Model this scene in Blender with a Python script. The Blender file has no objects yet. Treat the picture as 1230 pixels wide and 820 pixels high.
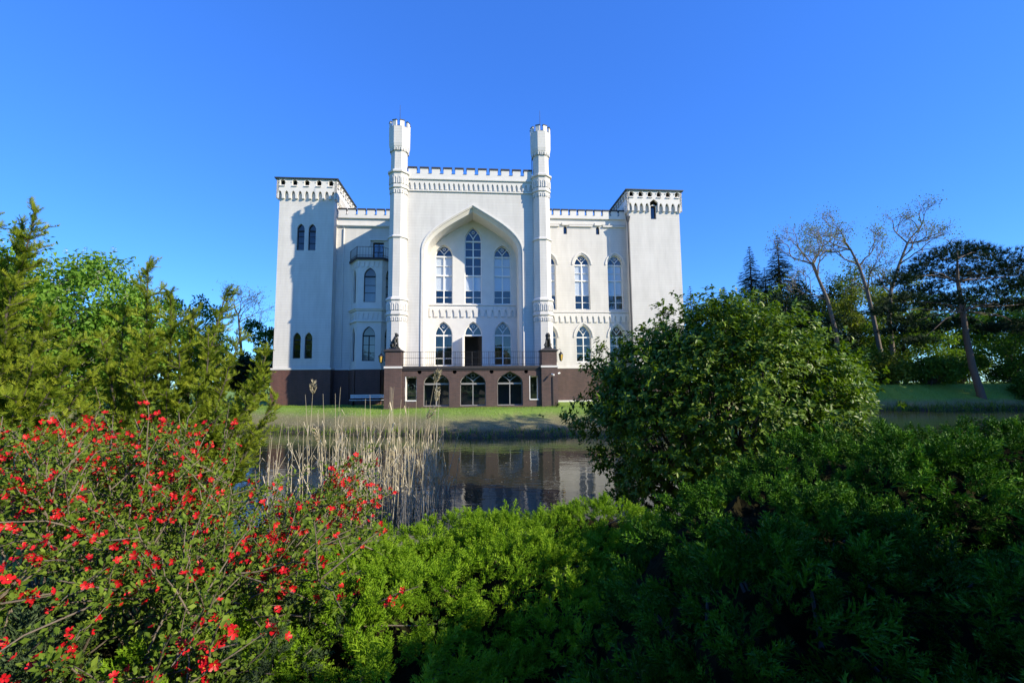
import bpy, bmesh, math, random
import numpy as np
from mathutils import Matrix, Vector

random.seed(7)
rng = np.random.default_rng(11)
SC = bpy.context.scene
COL = SC.collection

# ------------------------------------------------------------------ camera
EYE = 1.55                                   # castle lawn is z = 0
FPX = 547.0                                  # focal length in photo pixels (1230 wide)
cam_data = bpy.data.cameras.new('camera')
cam_data.sensor_width = 36.0
cam_data.lens = FPX / 1230.0 * 36.0
cam_data.clip_start = 0.05
cam_data.clip_end = 6000.0
cam = bpy.data.objects.new('camera', cam_data)
COL.objects.link(cam)
PITCH = math.atan(53 / 547.0)
ROLL = 0.0095
Fw = Vector((0, math.cos(PITCH), math.sin(PITCH)))
U0 = Vector((0, -math.sin(PITCH), math.cos(PITCH)))
X0 = Vector((1, 0, 0))
Rt = X0 * math.cos(ROLL) - U0 * math.sin(ROLL)
Up = U0 * math.cos(ROLL) + X0 * math.sin(ROLL)
M = Matrix((Rt, Up, -Fw)).transposed().to_4x4()
M.translation = (0, 0, EYE)
cam.matrix_world = M
SC.camera = cam

# castle frame: u to the right along the front, v back into the building
ALPHA = math.radians(4.7)
CO = Vector((-3.35, 36.4, 0))
UD = Vector((math.cos(ALPHA), math.sin(ALPHA), 0))
VD = Vector((-math.sin(ALPHA), math.cos(ALPHA), 0))

# ------------------------------------------------------------------ sky and sun
SUN = (UD * 1.68 - VD * 1.0 + Vector((0, 0, 1.02))).normalized()   # towards the sun
SUN_EL = math.asin(SUN.z)
SUN_AZ = math.atan2(SUN.x, SUN.y)
world = bpy.data.worlds.new('World')
SC.world = world
world.use_nodes = True
wn = world.node_tree.nodes
wl = world.node_tree.links
wn.clear()
sky = wn.new('ShaderNodeTexSky')
sky.sky_type = 'NISHITA'
sky.sun_disc = False
sky.sun_elevation = SUN_EL
sky.sun_rotation = SUN_AZ
sky.altitude = 0
sky.air_density = 1.0
sky.dust_density = 0.0
sky.ozone_density = 6.0
# even out the very bright horizon and deepen the blue, the same all round the sky
sepc = wn.new('ShaderNodeSeparateColor')
powr = wn.new('ShaderNodeMath'); powr.operation = 'POWER'; powr.inputs[1].default_value = -0.37
vsc = wn.new('ShaderNodeVectorMath'); vsc.operation = 'SCALE'
tnt = wn.new('ShaderNodeVectorMath'); tnt.operation = 'MULTIPLY'; tnt.inputs[1].default_value = (.48, .79, 1.0)
hsv = wn.new('ShaderNodeHueSaturation')
hsv.inputs['Saturation'].default_value = 1.04
hsv.inputs['Hue'].default_value = 0.512
hsv.inputs['Value'].default_value = 1.98
bg = wn.new('ShaderNodeBackground')
bg.inputs['Strength'].default_value = 0.12
wo = wn.new('ShaderNodeOutputWorld')
wl.new(sky.outputs[0], sepc.inputs[0]); wl.new(sepc.outputs[2], powr.inputs[0])
wl.new(sky.outputs[0], vsc.inputs[0]); wl.new(powr.outputs[0], vsc.inputs['Scale'])
wl.new(vsc.outputs[0], tnt.inputs[0]); wl.new(tnt.outputs[0], hsv.inputs['Color'])
wl.new(hsv.outputs[0], bg.inputs[0])
wl.new(bg.outputs[0], wo.inputs[0])

sun_data = bpy.data.lights.new('sun', 'SUN')
sun_data.energy = 3.65
sun_data.angle = math.radians(0.53)
sun_data.color = (1.0, 0.89, 0.68)
sun = bpy.data.objects.new('sun', sun_data)
COL.objects.link(sun)
sun.rotation_euler = SUN.to_track_quat('Z', 'Y').to_euler()

vs = SC.view_settings
vs.view_transform = 'Standard'
vs.look = 'None'
vs.exposure = 1.1
vs.gamma = 1.0
vs.use_curve_mapping = False
SC.render.engine = 'CYCLES'
SC.cycles.use_denoising = True
SC.cycles.max_bounces = 8
SC.cycles.transparent_max_bounces = 16
SC.cycles.caustics_reflective = False
SC.cycles.caustics_refractive = False
try:
    SC.cycles.denoiser = 'OPENIMAGEDENOISE'
    SC.cycles.denoising_prefilter = 'ACCURATE'
except Exception:
    pass

# ------------------------------------------------------------------ helpers
def tag(o, label=None, cat=None, group=None, kind=None):
    if label: o['label'] = label
    if cat: o['category'] = cat
    if group: o['group'] = group
    if kind: o['kind'] = kind
    return o

def empty(name, loc=(0, 0, 0), rz=0.0, parent=None):
    o = bpy.data.objects.new(name, None)
    o.empty_display_size = 0.3
    o.location = loc
    o.rotation_euler = (0, 0, rz)
    o.parent = parent
    COL.objects.link(o)
    return o

def link(name, me, parent=None, loc=(0, 0, 0), rot=(0, 0, 0), scale=(1, 1, 1)):
    o = bpy.data.objects.new(name, me)
    o.parent = parent
    o.location = loc
    o.rotation_euler = rot
    o.scale = scale
    COL.objects.link(o)
    return o

class MB:
    """collects polygons, then becomes ONE mesh object"""
    def __init__(s):
        s.v = []; s.f = []; s.m = []; s.sm = []
    def add(s, vs_, fs_, mi=0, smooth=False):
        b = len(s.v)
        s.v.extend([tuple(p) for p in vs_])
        for f in fs_:
            s.f.append(tuple(i + b for i in f)); s.m.append(mi); s.sm.append(smooth)
        return s
    def box(s, x0, x1, y0, y1, z0, z1, mi=0):
        v = [(x0, y0, z0), (x1, y0, z0), (x1, y1, z0), (x0, y1, z0), (x0, y0, z1), (x1, y0, z1), (x1, y1, z1), (x0, y1, z1)]
        return s.add(v, [(3, 2, 1, 0), (4, 5, 6, 7), (0, 1, 5, 4), (1, 2, 6, 5), (2, 3, 7, 6), (3, 0, 4, 7)], mi)
    def prism(s, pts, z0, z1, mi=0, top=None):
        n = len(pts); top = top or pts
        v = [(p[0], p[1], z0) for p in pts] + [(p[0], p[1], z1) for p in top]
        f = [tuple(range(n - 1, -1, -1)), tuple(range(n, 2 * n))]
        f += [(i, (i + 1) % n, n + (i + 1) % n, n + i) for i in range(n)]
        return s.add(v, f, mi)
    def tube(s, pts, radii, sides=6, mi=0, cap=True, smooth=True):
        pts = [Vector(p) for p in pts]
        n = len(pts); ref = None; vv = []
        for i in range(n):
            d = (pts[min(i + 1, n - 1)] - pts[max(i - 1, 0)])
            if d.length < 1e-9: d = Vector((0, 0, 1))
            d.normalize()
            if ref is None:
                ref = Vector((1, 0, 0)) if abs(d.x) < 0.8 else Vector((0, 1, 0))
            a = d.cross(ref)
            if a.length < 1e-6: a = d.orthogonal()
            a.normalize()
            ref = a.cross(d)
            for k in range(sides):
                t = 2 * math.pi * k / sides
                vv.append(pts[i] + (a * math.cos(t) + ref * math.sin(t)) * radii[i])
        ff = []
        for i in range(n - 1):
            for k in range(sides):
                k2 = (k + 1) % sides
                ff.append((i * sides + k, i * sides + k2, (i + 1) * sides + k2, (i + 1) * sides + k))
        s.add(vv, ff, mi, smooth)
        if cap:
            s.add(vv[:sides], [tuple(range(sides - 1, -1, -1))], mi)
            s.add(vv[-sides:], [tuple(range(sides))], mi)
        return s
    def loft(s, prof, cx, cy, sides=8, rot=math.pi / 8, mi=0, smooth=False):
        """stack of regular polygons: prof = [(z, circumradius)]"""
        vv = []
        for z, r in prof:
            for k in range(sides):
                t = 2 * math.pi * k / sides + rot
                vv.append((cx + r * math.cos(t), cy + r * math.sin(t), z))
        ff = [tuple(range(sides - 1, -1, -1))]
        for i in range(len(prof) - 1):
            for k in range(sides):
                k2 = (k + 1) % sides
                ff.append((i * sides + k, i * sides + k2, (i + 1) * sides + k2, (i + 1) * sides + k))
        b = (len(prof) - 1) * sides
        ff.append(tuple(range(b, b + sides)))
        return s.add(vv, ff, mi, smooth)
    def ball(s, c, r, mi=0, seg=8, ring=6):
        c = Vector(c); r = (r, r, r) if isinstance(r, (int, float)) else r
        vv = [(c.x, c.y, c.z - r[2])]
        for i in range(1, ring):
            ph = math.pi * i / ring - math.pi / 2
            for k in range(seg):
                t = 2 * math.pi * k / seg
                vv.append((c.x + r[0] * math.cos(ph) * math.cos(t), c.y + r[1] * math.cos(ph) * math.sin(t), c.z + r[2] * math.sin(ph)))
        vv.append((c.x, c.y, c.z + r[2]))
        ff = []
        for k in range(seg):
            ff.append((0, 1 + (k + 1) % seg, 1 + k))
            ff.append((len(vv) - 1, 1 + (ring - 2) * seg + k, 1 + (ring - 2) * seg + (k + 1) % seg))
        for i in range(ring - 2):
            for k in range(seg):
                a = 1 + i * seg; k2 = (k + 1) % seg
                ff.append((a + k, a + k2, a + seg + k2, a + seg + k))
        return s.add(vv, ff, mi, True)
    def mesh(s, name, mats):
        me = bpy.data.meshes.new(name)
        me.from_pydata(s.v, [], s.f)
        for m in (mats if isinstance(mats, (list, tuple)) else [mats]): me.materials.append(m)
        me.polygons.foreach_set('material_index', s.m)
        me.polygons.foreach_set('use_smooth', s.sm)
        me.update()
        return me
    def build(s, name, mats, parent=None, loc=(0, 0, 0), rot=(0, 0, 0)):
        return link(name, s.mesh(name, mats), parent, loc, rot)

# ------------------------------------------------------------------ materials
MATS = {}
def nodes(name):
    m = bpy.data.materials.new(name); m.use_nodes = True
    nt = m.node_tree; nt.nodes.clear()
    out = nt.nodes.new('ShaderNodeOutputMaterial')
    MATS[name] = m
    return m, nt, out

def N(nt, t, **kw):
    n = nt.nodes.new(t)
    for k, v in kw.items():
        if k in n.inputs: n.inputs[k].default_value = v
        else: setattr(n, k, v)
    return n

def simple(name, col, rough=0.6, metal=0.0, noise=0.12, nscale=8.0, bump=0.0):
    m, nt, out = nodes(name)
    L = nt.links.new
    b = N(nt, 'ShaderNodeBsdfPrincipled', Roughness=rough, Metallic=metal)
    tc = N(nt, 'ShaderNodeTexCoord')
    nz = N(nt, 'ShaderNodeTexNoise', Scale=nscale, Detail=5.0)
    L(tc.outputs['Object'], nz.inputs['Vector'])
    mp = N(nt, 'ShaderNodeMapRange'); mp.inputs[1].default_value = .25; mp.inputs[2].default_value = .75
    mp.inputs[3].default_value = 1 - noise; mp.inputs[4].default_value = 1 + noise
    L(nz.outputs['Fac'], mp.inputs[0])
    vm = N(nt, 'ShaderNodeVectorMath', operation='SCALE'); vm.inputs[0].default_value = col[:3]
    L(mp.outputs[0], vm.inputs['Scale'])
    L(vm.outputs[0], b.inputs['Base Color'])
    if bump:
        bp = N(nt, 'ShaderNodeBump', Strength=bump, Distance=0.02)
        L(nz.outputs['Fac'], bp.inputs['Height']); L(bp.outputs[0], b.inputs['Normal'])
    L(b.outputs[0], out.inputs[0])
    return m

def masonry(name, c1, c2, mortar, bw, bh, msize, rough=0.8, bump=0.3, stain=0.15, tint=None):
    """coursed masonry in (u+v, z) of the castle frame; only fine relief, too small to pick apart"""
    m, nt, out = nodes(name)
    L = nt.links.new
    b = N(nt, 'ShaderNodeBsdfPrincipled', Roughness=rough)
    tc = N(nt, 'ShaderNodeTexCoord')
    sp = N(nt, 'ShaderNodeSeparateXYZ'); L(tc.outputs['Object'], sp.inputs[0])
    ad = N(nt, 'ShaderNodeMath', operation='ADD'); L(sp.outputs[0], ad.inputs[0]); L(sp.outputs[1], ad.inputs[1])
    cb = N(nt, 'ShaderNodeCombineXYZ'); L(ad.outputs[0], cb.inputs[0]); L(sp.outputs[2], cb.inputs[1])
    br = N(nt, 'ShaderNodeTexBrick', Scale=1.0)
    br.inputs['Color1'].default_value = (*c1, 1); br.inputs['Color2'].default_value = (*c2, 1); br.inputs['Mortar'].default_value = (*mortar, 1)
    br.inputs['Mortar Size'].default_value = msize; br.inputs['Brick Width'].default_value = bw; br.inputs['Row Height'].default_value = bh
    br.inputs['Mortar Smooth'].default_value = 0.3
    L(cb.outputs[0], br.inputs['Vector'])
    nz = N(nt, 'ShaderNodeTexNoise', Scale=0.9, Detail=6.0, Roughness=0.65)
    mpg = N(nt, 'ShaderNodeMapping'); mpg.inputs['Scale'].default_value = (1.6, 1.6, 0.35)
    L(tc.outputs['Object'], mpg.inputs[0]); L(mpg.outputs[0], nz.inputs['Vector'])
    mr = N(nt, 'ShaderNodeMapRange'); mr.inputs[1].default_value = .35; mr.inputs[2].default_value = .72
    mr.inputs[3].default_value = 1.0; mr.inputs[4].default_value = 1 - stain
    L(nz.outputs['Fac'], mr.inputs[0])
    n2 = N(nt, 'ShaderNodeTexNoise', Scale=1.0, Detail=4.0, Roughness=.6)
    mp2 = N(nt, 'ShaderNodeMapping'); mp2.inputs['Scale'].default_value = (5.5, 5.5, .22)
    L(tc.outputs['Object'], mp2.inputs[0]); L(mp2.outputs[0], n2.inputs['Vector'])
    m2 = N(nt, 'ShaderNodeMapRange'); m2.inputs[1].default_value = .5; m2.inputs[2].default_value = .78; m2.inputs[3].default_value = 1.0; m2.inputs[4].default_value = 1 - stain * .35
    L(n2.outputs['Fac'], m2.inputs[0])
    mm = N(nt, 'ShaderNodeMath', operation='MULTIPLY'); L(mr.outputs[0], mm.inputs[0]); L(m2.outputs[0], mm.inputs[1])
    mx = N(nt, 'ShaderNodeMix', data_type='RGBA', blend_type='MULTIPLY'); mx.inputs[0].default_value = 1.0
    L(br.outputs['Color'], mx.inputs[6]); L(mm.outputs[0], mx.inputs[7])
    L(mx.outputs[2], b.inputs['Base Color'])
    bp = N(nt, 'ShaderNodeBump', Strength=bump, Distance=0.02, invert=True)
    L(br.outputs['Fac'], bp.inputs['Height']); L(bp.outputs[0], b.inputs['Normal'])
    L(b.outputs[0], out.inputs[0])
    return m

M_WHITE = masonry('white_render', (.635, .615, .58), (.615, .595, .56), (.49, .475, .45), 40.0, .235, .008, bump=.25, stain=.17)
M_SMOOTH = simple('white_plaster', (.64, .62, .585), .7, noise=.05, nscale=2.0)
M_BRICK = masonry('red_brown_brick', (.15, .055, .042), (.105, .04, .033), (.12, .09, .08), .26, .078, .012, stain=.3)
M_DBRICK = masonry('plum_brick', (.115, .062, .052), (.075, .043, .038), (.105, .085, .078), .26, .078, .012, stain=.3)
M_COPING = simple('dark_coping', (.035, .03, .03), .7, noise=.2)
M_SLATE = simple('dark_roof_metal', (.035, .045, .045), .5, noise=.2)
M_FRAME = simple('white_joinery', (.78, .77, .74), .5, noise=.04)
M_BLIND = simple('pale_blind', (.72, .72, .74), .8, noise=.03)
M_IRON = simple('black_iron', (.018, .018, .02), .5, noise=.2)
M_PIPE = simple('dark_downpipe', (.05, .05, .055), .45, noise=.2)
M_BRONZE = simple('dark_bronze', (.022, .022, .02), .45, noise=.3, nscale=14)
M_BRASS = simple('gilt_brass', (.55, .38, .08), .35, metal=.7, noise=.1)
M_AMBER = simple('amber_lantern_glass', (.55, .36, .07), .2, noise=.05)
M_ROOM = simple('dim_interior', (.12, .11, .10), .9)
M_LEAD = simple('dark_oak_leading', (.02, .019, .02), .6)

def mat_glass():
    m, nt, out = nodes('window_glass'); L = nt.links.new
    tr = N(nt, 'ShaderNodeBsdfTransparent'); tr.inputs[0].default_value = (.86, .90, .92, 1)
    gl = N(nt, 'ShaderNodeBsdfGlossy', Roughness=0.02); gl.inputs[0].default_value = (1, 1, 1, 1)
    fr = N(nt, 'ShaderNodeLayerWeight')
    pw = N(nt, 'ShaderNodeMath', operation='POWER'); pw.inputs[1].default_value = 4.0
    L(fr.outputs['Facing'], pw.inputs[0])
    mr = N(nt, 'ShaderNodeMath', operation='MULTIPLY_ADD'); mr.inputs[1].default_value = .85; mr.inputs[2].default_value = .09
    mx = N(nt, 'ShaderNodeMixShader')
    L(pw.outputs[0], mr.inputs[0]); L(mr.outputs[0], mx.inputs[0]); L(tr.outputs[0], mx.inputs[1]); L(gl.outputs[0], mx.inputs[2])
    L(mx.outputs[0], out.inputs[0])
    return m
M_GLASS = mat_glass()

def mat_leaf(name, c1, c2, c3, rough=0.5, transl=0.25, spec=0.12):
    """foliage: three natural tints picked leaf by leaf, some light through the blade"""
    m, nt, out = nodes(name); L = nt.links.new
    at = N(nt, 'ShaderNodeAttribute', attribute_name='tint')
    cr = N(nt, 'ShaderNodeValToRGB')
    e = cr.color_ramp.elements
    e[0].position = 0.0; e[0].color = (*c1, 1); e[1].position = 1.0; e[1].color = (*c3, 1)
    k = e.new(0.55); k.color = (*c2, 1)
    L(at.outputs['Fac'], cr.inputs[0])
    b = N(nt, 'ShaderNodeBsdfPrincipled', Roughness=rough)
    b.inputs['Specular IOR Level'].default_value = spec
    L(cr.outputs[0], b.inputs['Base Color'])
    t = N(nt, 'ShaderNodeBsdfTranslucent')
    g = N(nt, 'ShaderNodeMix', data_type='RGBA', blend_type='MULTIPLY'); g.inputs[0].default_value = 1
    g.inputs[7].default_value = (1.25, 1.35, .5, 1)
    L(cr.outputs[0], g.inputs[6]); L(g.outputs[2], t.inputs[0])
    mx = N(nt, 'ShaderNodeMixShader'); mx.inputs[0].default_value = transl
    L(b.outputs[0], mx.inputs[1]); L(t.outputs[0], mx.inputs[2]); L(mx.outputs[0], out.inputs[0])
    return m

def mat_bark(name, c1, c2):
    m, nt, out = nodes(name); L = nt.links.new
    b = N(nt, 'ShaderNodeBsdfPrincipled', Roughness=.9)
    tc = N(nt, 'ShaderNodeTexCoord')
    mpg = N(nt, 'ShaderNodeMapping'); mpg.inputs['Scale'].default_value = (6, 6, 1.2)
    nz = N(nt, 'ShaderNodeTexNoise', Scale=2.5, Detail=8.0, Roughness=.7)
    L(tc.outputs['Object'], mpg.inputs[0]); L(mpg.outputs[0], nz.inputs['Vector'])
    mx = N(nt, 'ShaderNodeMix', data_type='RGBA'); mx.inputs[6].default_value = (*c1, 1); mx.inputs[7].default_value = (*c2, 1)
    L(nz.outputs['Fac'], mx.inputs[0]); L(mx.outputs[2], b.inputs['Base Color'])
    bp = N(nt, 'ShaderNodeBump', Strength=.6, Distance=.03); L(nz.outputs['Fac'], bp.inputs['Height']); L(bp.outputs[0], b.inputs['Normal'])
    L(b.outputs[0], out.inputs[0])
    return m

# ------------------------------------------------------------------ ground and water
WATER_Z = -1.3
def sstep(a, b, x):
    t = np.clip((x - a) / (b - a), 0, 1); return t * t * (3 - 2 * t)
def shore_far(x):
    return 26.0 + np.minimum(12, .30 * np.maximum(0, -3 - x)) + 20.0 * sstep(9, 27, x) + .35 * np.sin(x * .7) + .2 * np.sin(x * 1.9 + 1) + .10 * np.sin(x * 5.3) + .06 * np.sin(x * 11.7 + 2)
def shore_near(x):
    return 9.0 + 10.0 * sstep(12, 26, x) + 21.0 * sstep(-9, -20, x) + .25 * np.sin(x * .9)
def ground_h(x, y):
    x = np.asarray(x, float); y = np.asarray(y, float)
    df = y - shore_far(x); dn = shore_near(x) - y
    top = 0.0 + 1.25 * sstep(22, 34, x)
    lump = .06 * np.sin(x * 1.3 + y * .7) + .05 * np.sin(y * 1.7 - x * .6)
    hf = np.where(df > 0, np.minimum(top, WATER_Z + .12 + df * (.27 + .23 * sstep(18, 30, x))), WATER_Z + df * .6)
    hn = np.where(dn > 0, np.minimum(0.0, WATER_Z + .1 + dn * .27), WATER_Z + dn * .6)
    h = np.maximum(hf, hn)
    land = np.maximum(df, dn)
    return np.maximum(h, WATER_Z - 1.2) + lump * np.clip(land, 0, 1) * np.clip((-h + .15) * 2, 0, 1)

def gh(x, y): return float(ground_h(x, y))

def make_ground():
    def axis(lo, hi, step, far):
        a = list(np.arange(lo, hi + 1e-6, step)); s = step
        while a[-1] < far: s *= 1.35; a.append(a[-1] + s)
        s = step
        while a[0] > -far: s *= 1.35; a.insert(0, a[0] - s)
        return np.array(a)
    xs = axis(-40, 55, .75, 2500); ys = axis(-8, 62, .75, 2500)
    X, Y = np.meshgrid(xs, ys); Z = ground_h(X, Y)
    v = np.stack([X.ravel(), Y.ravel(), Z.ravel()], 1)
    nx, ny = len(xs), len(ys)
    i = np.arange(nx - 1)[None, :] + nx * np.arange(ny - 1)[:, None]
    f = np.stack([i, i + 1, i + 1 + nx, i + nx], -1).reshape(-1, 4)
    me = bpy.data.meshes.new('ground')
    me.from_pydata(v.tolist(), [], f.tolist())
    me.polygons.foreach_set('use_smooth', [True] * len(f))
    m, nt, out = nodes('grassy_ground'); L = nt.links.new
    b = N(nt, 'ShaderNodeBsdfPrincipled', Roughness=.95)
    tc = N(nt, 'ShaderNodeTexCoord')
    n1 = N(nt, 'ShaderNodeTexNoise', Scale=.55, Detail=6.0, Roughness=.65); L(tc.outputs['Object'], n1.inputs['Vector'])
    n2 = N(nt, 'ShaderNodeTexNoise', Scale=9.0, Detail=6.0, Roughness=.7); L(tc.outputs['Object'], n2.inputs['Vector'])
    sp = N(nt, 'ShaderNodeSeparateXYZ'); L(tc.outputs['Object'], sp.inputs[0])
    # lush turf on top, dry straw-coloured grass lower on the bank, mud at the water
    a1 = N(nt, 'ShaderNodeMath', operation='MULTIPLY_ADD'); a1.inputs[1].default_value = .7; L(n1.outputs['Fac'], a1.inputs[0]); L(sp.outputs[2], a1.inputs[2])
    mr = N(nt, 'ShaderNodeMapRange'); mr.inputs[1].default_value = -.75; mr.inputs[2].default_value = .18; L(a1.outputs[0], mr.inputs[0])
    cr = N(nt, 'ShaderNodeValToRGB'); e = cr.color_ramp.elements
    e[0].position = 0; e[0].color = (.045, .038, .022, 1); e[1].position = 1; e[1].color = (.17, .27, .03, 1)
    k = e.new(.22); k.color = (.16, .14, .065, 1); k = e.new(.6); k.color = (.19, .18, .07, 1)
    L(mr.outputs[0], cr.inputs[0])
    mv = N(nt, 'ShaderNodeMapRange'); mv.inputs[1].default_value = .3; mv.inputs[2].default_value = .7; mv.inputs[3].default_value = .65; mv.inputs[4].default_value = 1.3
    L(n2.outputs['Fac'], mv.inputs[0])
    mx = N(nt, 'ShaderNodeMix', data_type='RGBA', blend_type='MULTIPLY'); mx.inputs[0].default_value = 1
    L(cr.outputs[0], mx.inputs[6]); L(mv.outputs[0], mx.inputs[7]); L(mx.outputs[2], b.inputs['Base Color'])
    bp = N(nt, 'ShaderNodeBump', Strength=.8, Distance=.08); L(n2.outputs['Fac'], bp.inputs['Height']); L(bp.outputs[0], b.inputs['Normal'])
    L(b.outputs[0], out.inputs[0])
    me.materials.append(m)
    return tag(link('ground', me), kind='structure')
make_ground()

def make_water():
    m, nt, out = nodes('pond_water'); L = nt.links.new
    b = N(nt, 'ShaderNodeBsdfPrincipled', Roughness=.03, IOR=1.33)
    b.inputs['Specular IOR Level'].default_value = .24
    b.inputs['Base Color'].default_value = (.026, .027, .016, 1)
    tc = N(nt, 'ShaderNodeTexCoord')
    mp = N(nt, 'ShaderNodeMapping'); mp.inputs['Scale'].default_value = (1.0, 1.9, 1)
    L(tc.outputs['Object'], mp.inputs[0])
    n1 = N(nt, 'ShaderNodeTexNoise', Scale=1.1, Detail=3.0, Roughness=.55); L(mp.outputs[0], n1.inputs['Vector'])
    n2 = N(nt, 'ShaderNodeTexNoise', Scale=7.0, Detail=2.0); L(mp.outputs[0], n2.inputs['Vector'])
    n3 = N(nt, 'ShaderNodeTexNoise', Scale=.16, Detail=2.0); L(tc.outputs['Object'], n3.inputs['Vector'])
    gate = N(nt, 'ShaderNodeMapRange'); gate.inputs[1].default_value = .45; gate.inputs[2].default_value = .68; L(n3.outputs['Fac'], gate.inputs[0])
    mm = N(nt, 'ShaderNodeMath', operation='MULTIPLY'); L(n2.outputs['Fac'], mm.inputs[0]); L(gate.outputs[0], mm.inputs[1])
    ma = N(nt, 'ShaderNodeMath', operation='MULTIPLY_ADD'); ma.inputs[1].default_value = .22; L(mm.outputs[0], ma.inputs[0]); L(n1.outputs['Fac'], ma.inputs[2])
    bp = N(nt, 'ShaderNodeBump', Strength=.20, Distance=.05); L(ma.outputs[0], bp.inputs['Height']); L(bp.outputs[0], b.inputs['Normal'])
    L(b.outputs[0], out.inputs[0])
    mb = MB(); mb.add([(-120, -5, WATER_Z), (160, -5, WATER_Z), (160, 70, WATER_Z), (-120, 70, WATER_Z)], [(0, 1, 2, 3)])
    return tag(mb.build('pond_water', m), kind='structure')
make_water()

# ------------------------------------------------------------------ the castle
castle = empty('castle', CO, ALPHA)
tag(castle, 'white neo-gothic castle with battlements, twin turrets and a tall arched portal', 'castle')

class Pl:
    """vertical plane in the castle frame: a runs along it, off is outwards"""
    def __init__(s, o, ax, n): s.o, s.ax, s.n = o, ax, n
    def pt(s, a, z, off=0.0):
        return (s.o[0] + s.ax[0] * a + s.n[0] * off, s.o[1] + s.ax[1] * a + s.n[1] * off, z)
def front(v): return Pl((0, v), (1, 0), (0, -1))
def face(p, q):
    dx, dy = q[0] - p[0], q[1] - p[1]; l = math.hypot(dx, dy)
    return Pl(p, (dx / l, dy / l), (dy / l, -dx / l)), l

def arch(cx, z0, w, zs, za, n=7, flat=None):
    """closed outline of a pointed-arch opening, from bottom left anticlockwise in (a, z)"""
    b = w / 2; h = za - zs; left = []
    if flat is None and h >= b * .98:
        R = (b * b + h * h) / (2 * b); end = math.asin(min(1, h / R))
        left = [(-b + R - R * math.cos(end * i / n), zs + R * math.sin(end * i / n)) for i in range(n + 1)]
    else:
        f1, fx, fz = flat or (.45, .55, .66)
        for i in range(n + 1):
            t = i / n; m = 1 - t
            left.append((m**3 * -b + 3 * m * m * t * -b + 3 * m * t * t * -b * fx, zs + h * (3 * m * m * t * f1 + 3 * m * t * t * fz + t**3)))
    pts = [(-b, z0)] + left
    pts += [(-x, z) for x, z in left[:-1][::-1]] + [(b, z0)]
    return [(cx + x, z) for x, z in pts][::-1]
def rect(a0, a1, z0, z1): return [(a0, z0), (a1, z0), (a1, z1), (a0, z1)]

def panel(name, pl, outer, holes, depth, mat, parent, off=0.0, rim=False, mb=None, mi=0):
    bm = bmesh.new(); loops = []
    for lp in [outer] + holes:
        vv = [bm.verts.new(pl.pt(a, z, off)) for a, z in lp]
        ee = [bm.edges.new((vv[i], vv[(i + 1) % len(vv)])) for i in range(len(vv))]
        loops.append(vv)
    bmesh.ops.triangle_fill(bm, edges=bm.edges[:], use_beauty=True)
    todo = list(zip([outer] + holes, loops)) if rim else list(zip(holes, loops[1:]))
    for lp, vv in todo:
        ww = [bm.verts.new(pl.pt(a, z, off - depth)) for a, z in lp]
        for i in range(len(vv)):
            j = (i + 1) % len(vv)
            bm.faces.new((vv[i], vv[j], ww[j], ww[i]))
    bm.verts.index_update()
    V = [tuple(v.co) for v in bm.verts]; Fc = [tuple(v.index for v in f.verts) for f in bm.faces]
    bm.free()
    if mb is not None:
        mb.add(V, Fc, mi); return mb
    m2 = MB().add(V, Fc)
    return m2.build(name, mat, parent)

def bar(mb, pl, a0, a1, z0, z1, o0, o1, mi=0):
    v = [pl.pt(a0, z0, o0), pl.pt(a1, z0, o0), pl.pt(a1, z0, o1), pl.pt(a0, z0, o1), pl.pt(a0, z1, o0), pl.pt(a1, z1, o0), pl.pt(a1, z1, o1), pl.pt(a0, z1, o1)]
    mb.add(v, [(3, 2, 1, 0), (4, 5, 6, 7), (0, 1, 5, 4), (1, 2, 6, 5), (2, 3, 7, 6), (3, 0, 4, 7)], mi)

def ring(mb, pl, out, inn, o0, o1, mi=0, closed=True):
    n = len(out)
    v = [pl.pt(a, z, o1) for a, z in out] + [pl.pt(a, z, o1) for a, z in inn] + [pl.pt(a, z, o0) for a, z in out] + [pl.pt(a, z, o0) for a, z in inn]
    f = []
    for i in range(n if closed else n - 1):
        j = (i + 1) % n
        f += [(i, j, n + j, n + i), (n + i, n + j, 3 * n + j, 3 * n + i), (i, 2 * n + i, 2 * n + j, j)]
    mb.add(v, f, mi)

def strip(mb, pl, pts, w, o0, o1, mi=0):
    """a thin bar following a polyline in the plane (tracery)"""
    for (a0, z0), (a1, z1) in zip(pts[:-1], pts[1:]):
        d = math.hypot(a1 - a0, z1 - z0); nx, nz = -(z1 - z0) / d * w / 2, (a1 - a0) / d * w / 2
        q = [(a0 + nx, z0 + nz), (a1 + nx, z1 + nz), (a1 - nx, z1 - nz), (a0 - nx, z0 - nz)]
        v = [pl.pt(a, z, o1) for a, z in q] + [pl.pt(a, z, o0) for a, z in q]
        mb.add(v, [(0, 1, 2, 3), (0, 4, 5, 1), (2, 6, 7, 3)], mi)

def arc_top(cx, zs, w, za, flat=None):
    return [p for p in arch(cx, zs - 1, w, zs, za, flat=flat)][1:-1]

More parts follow.
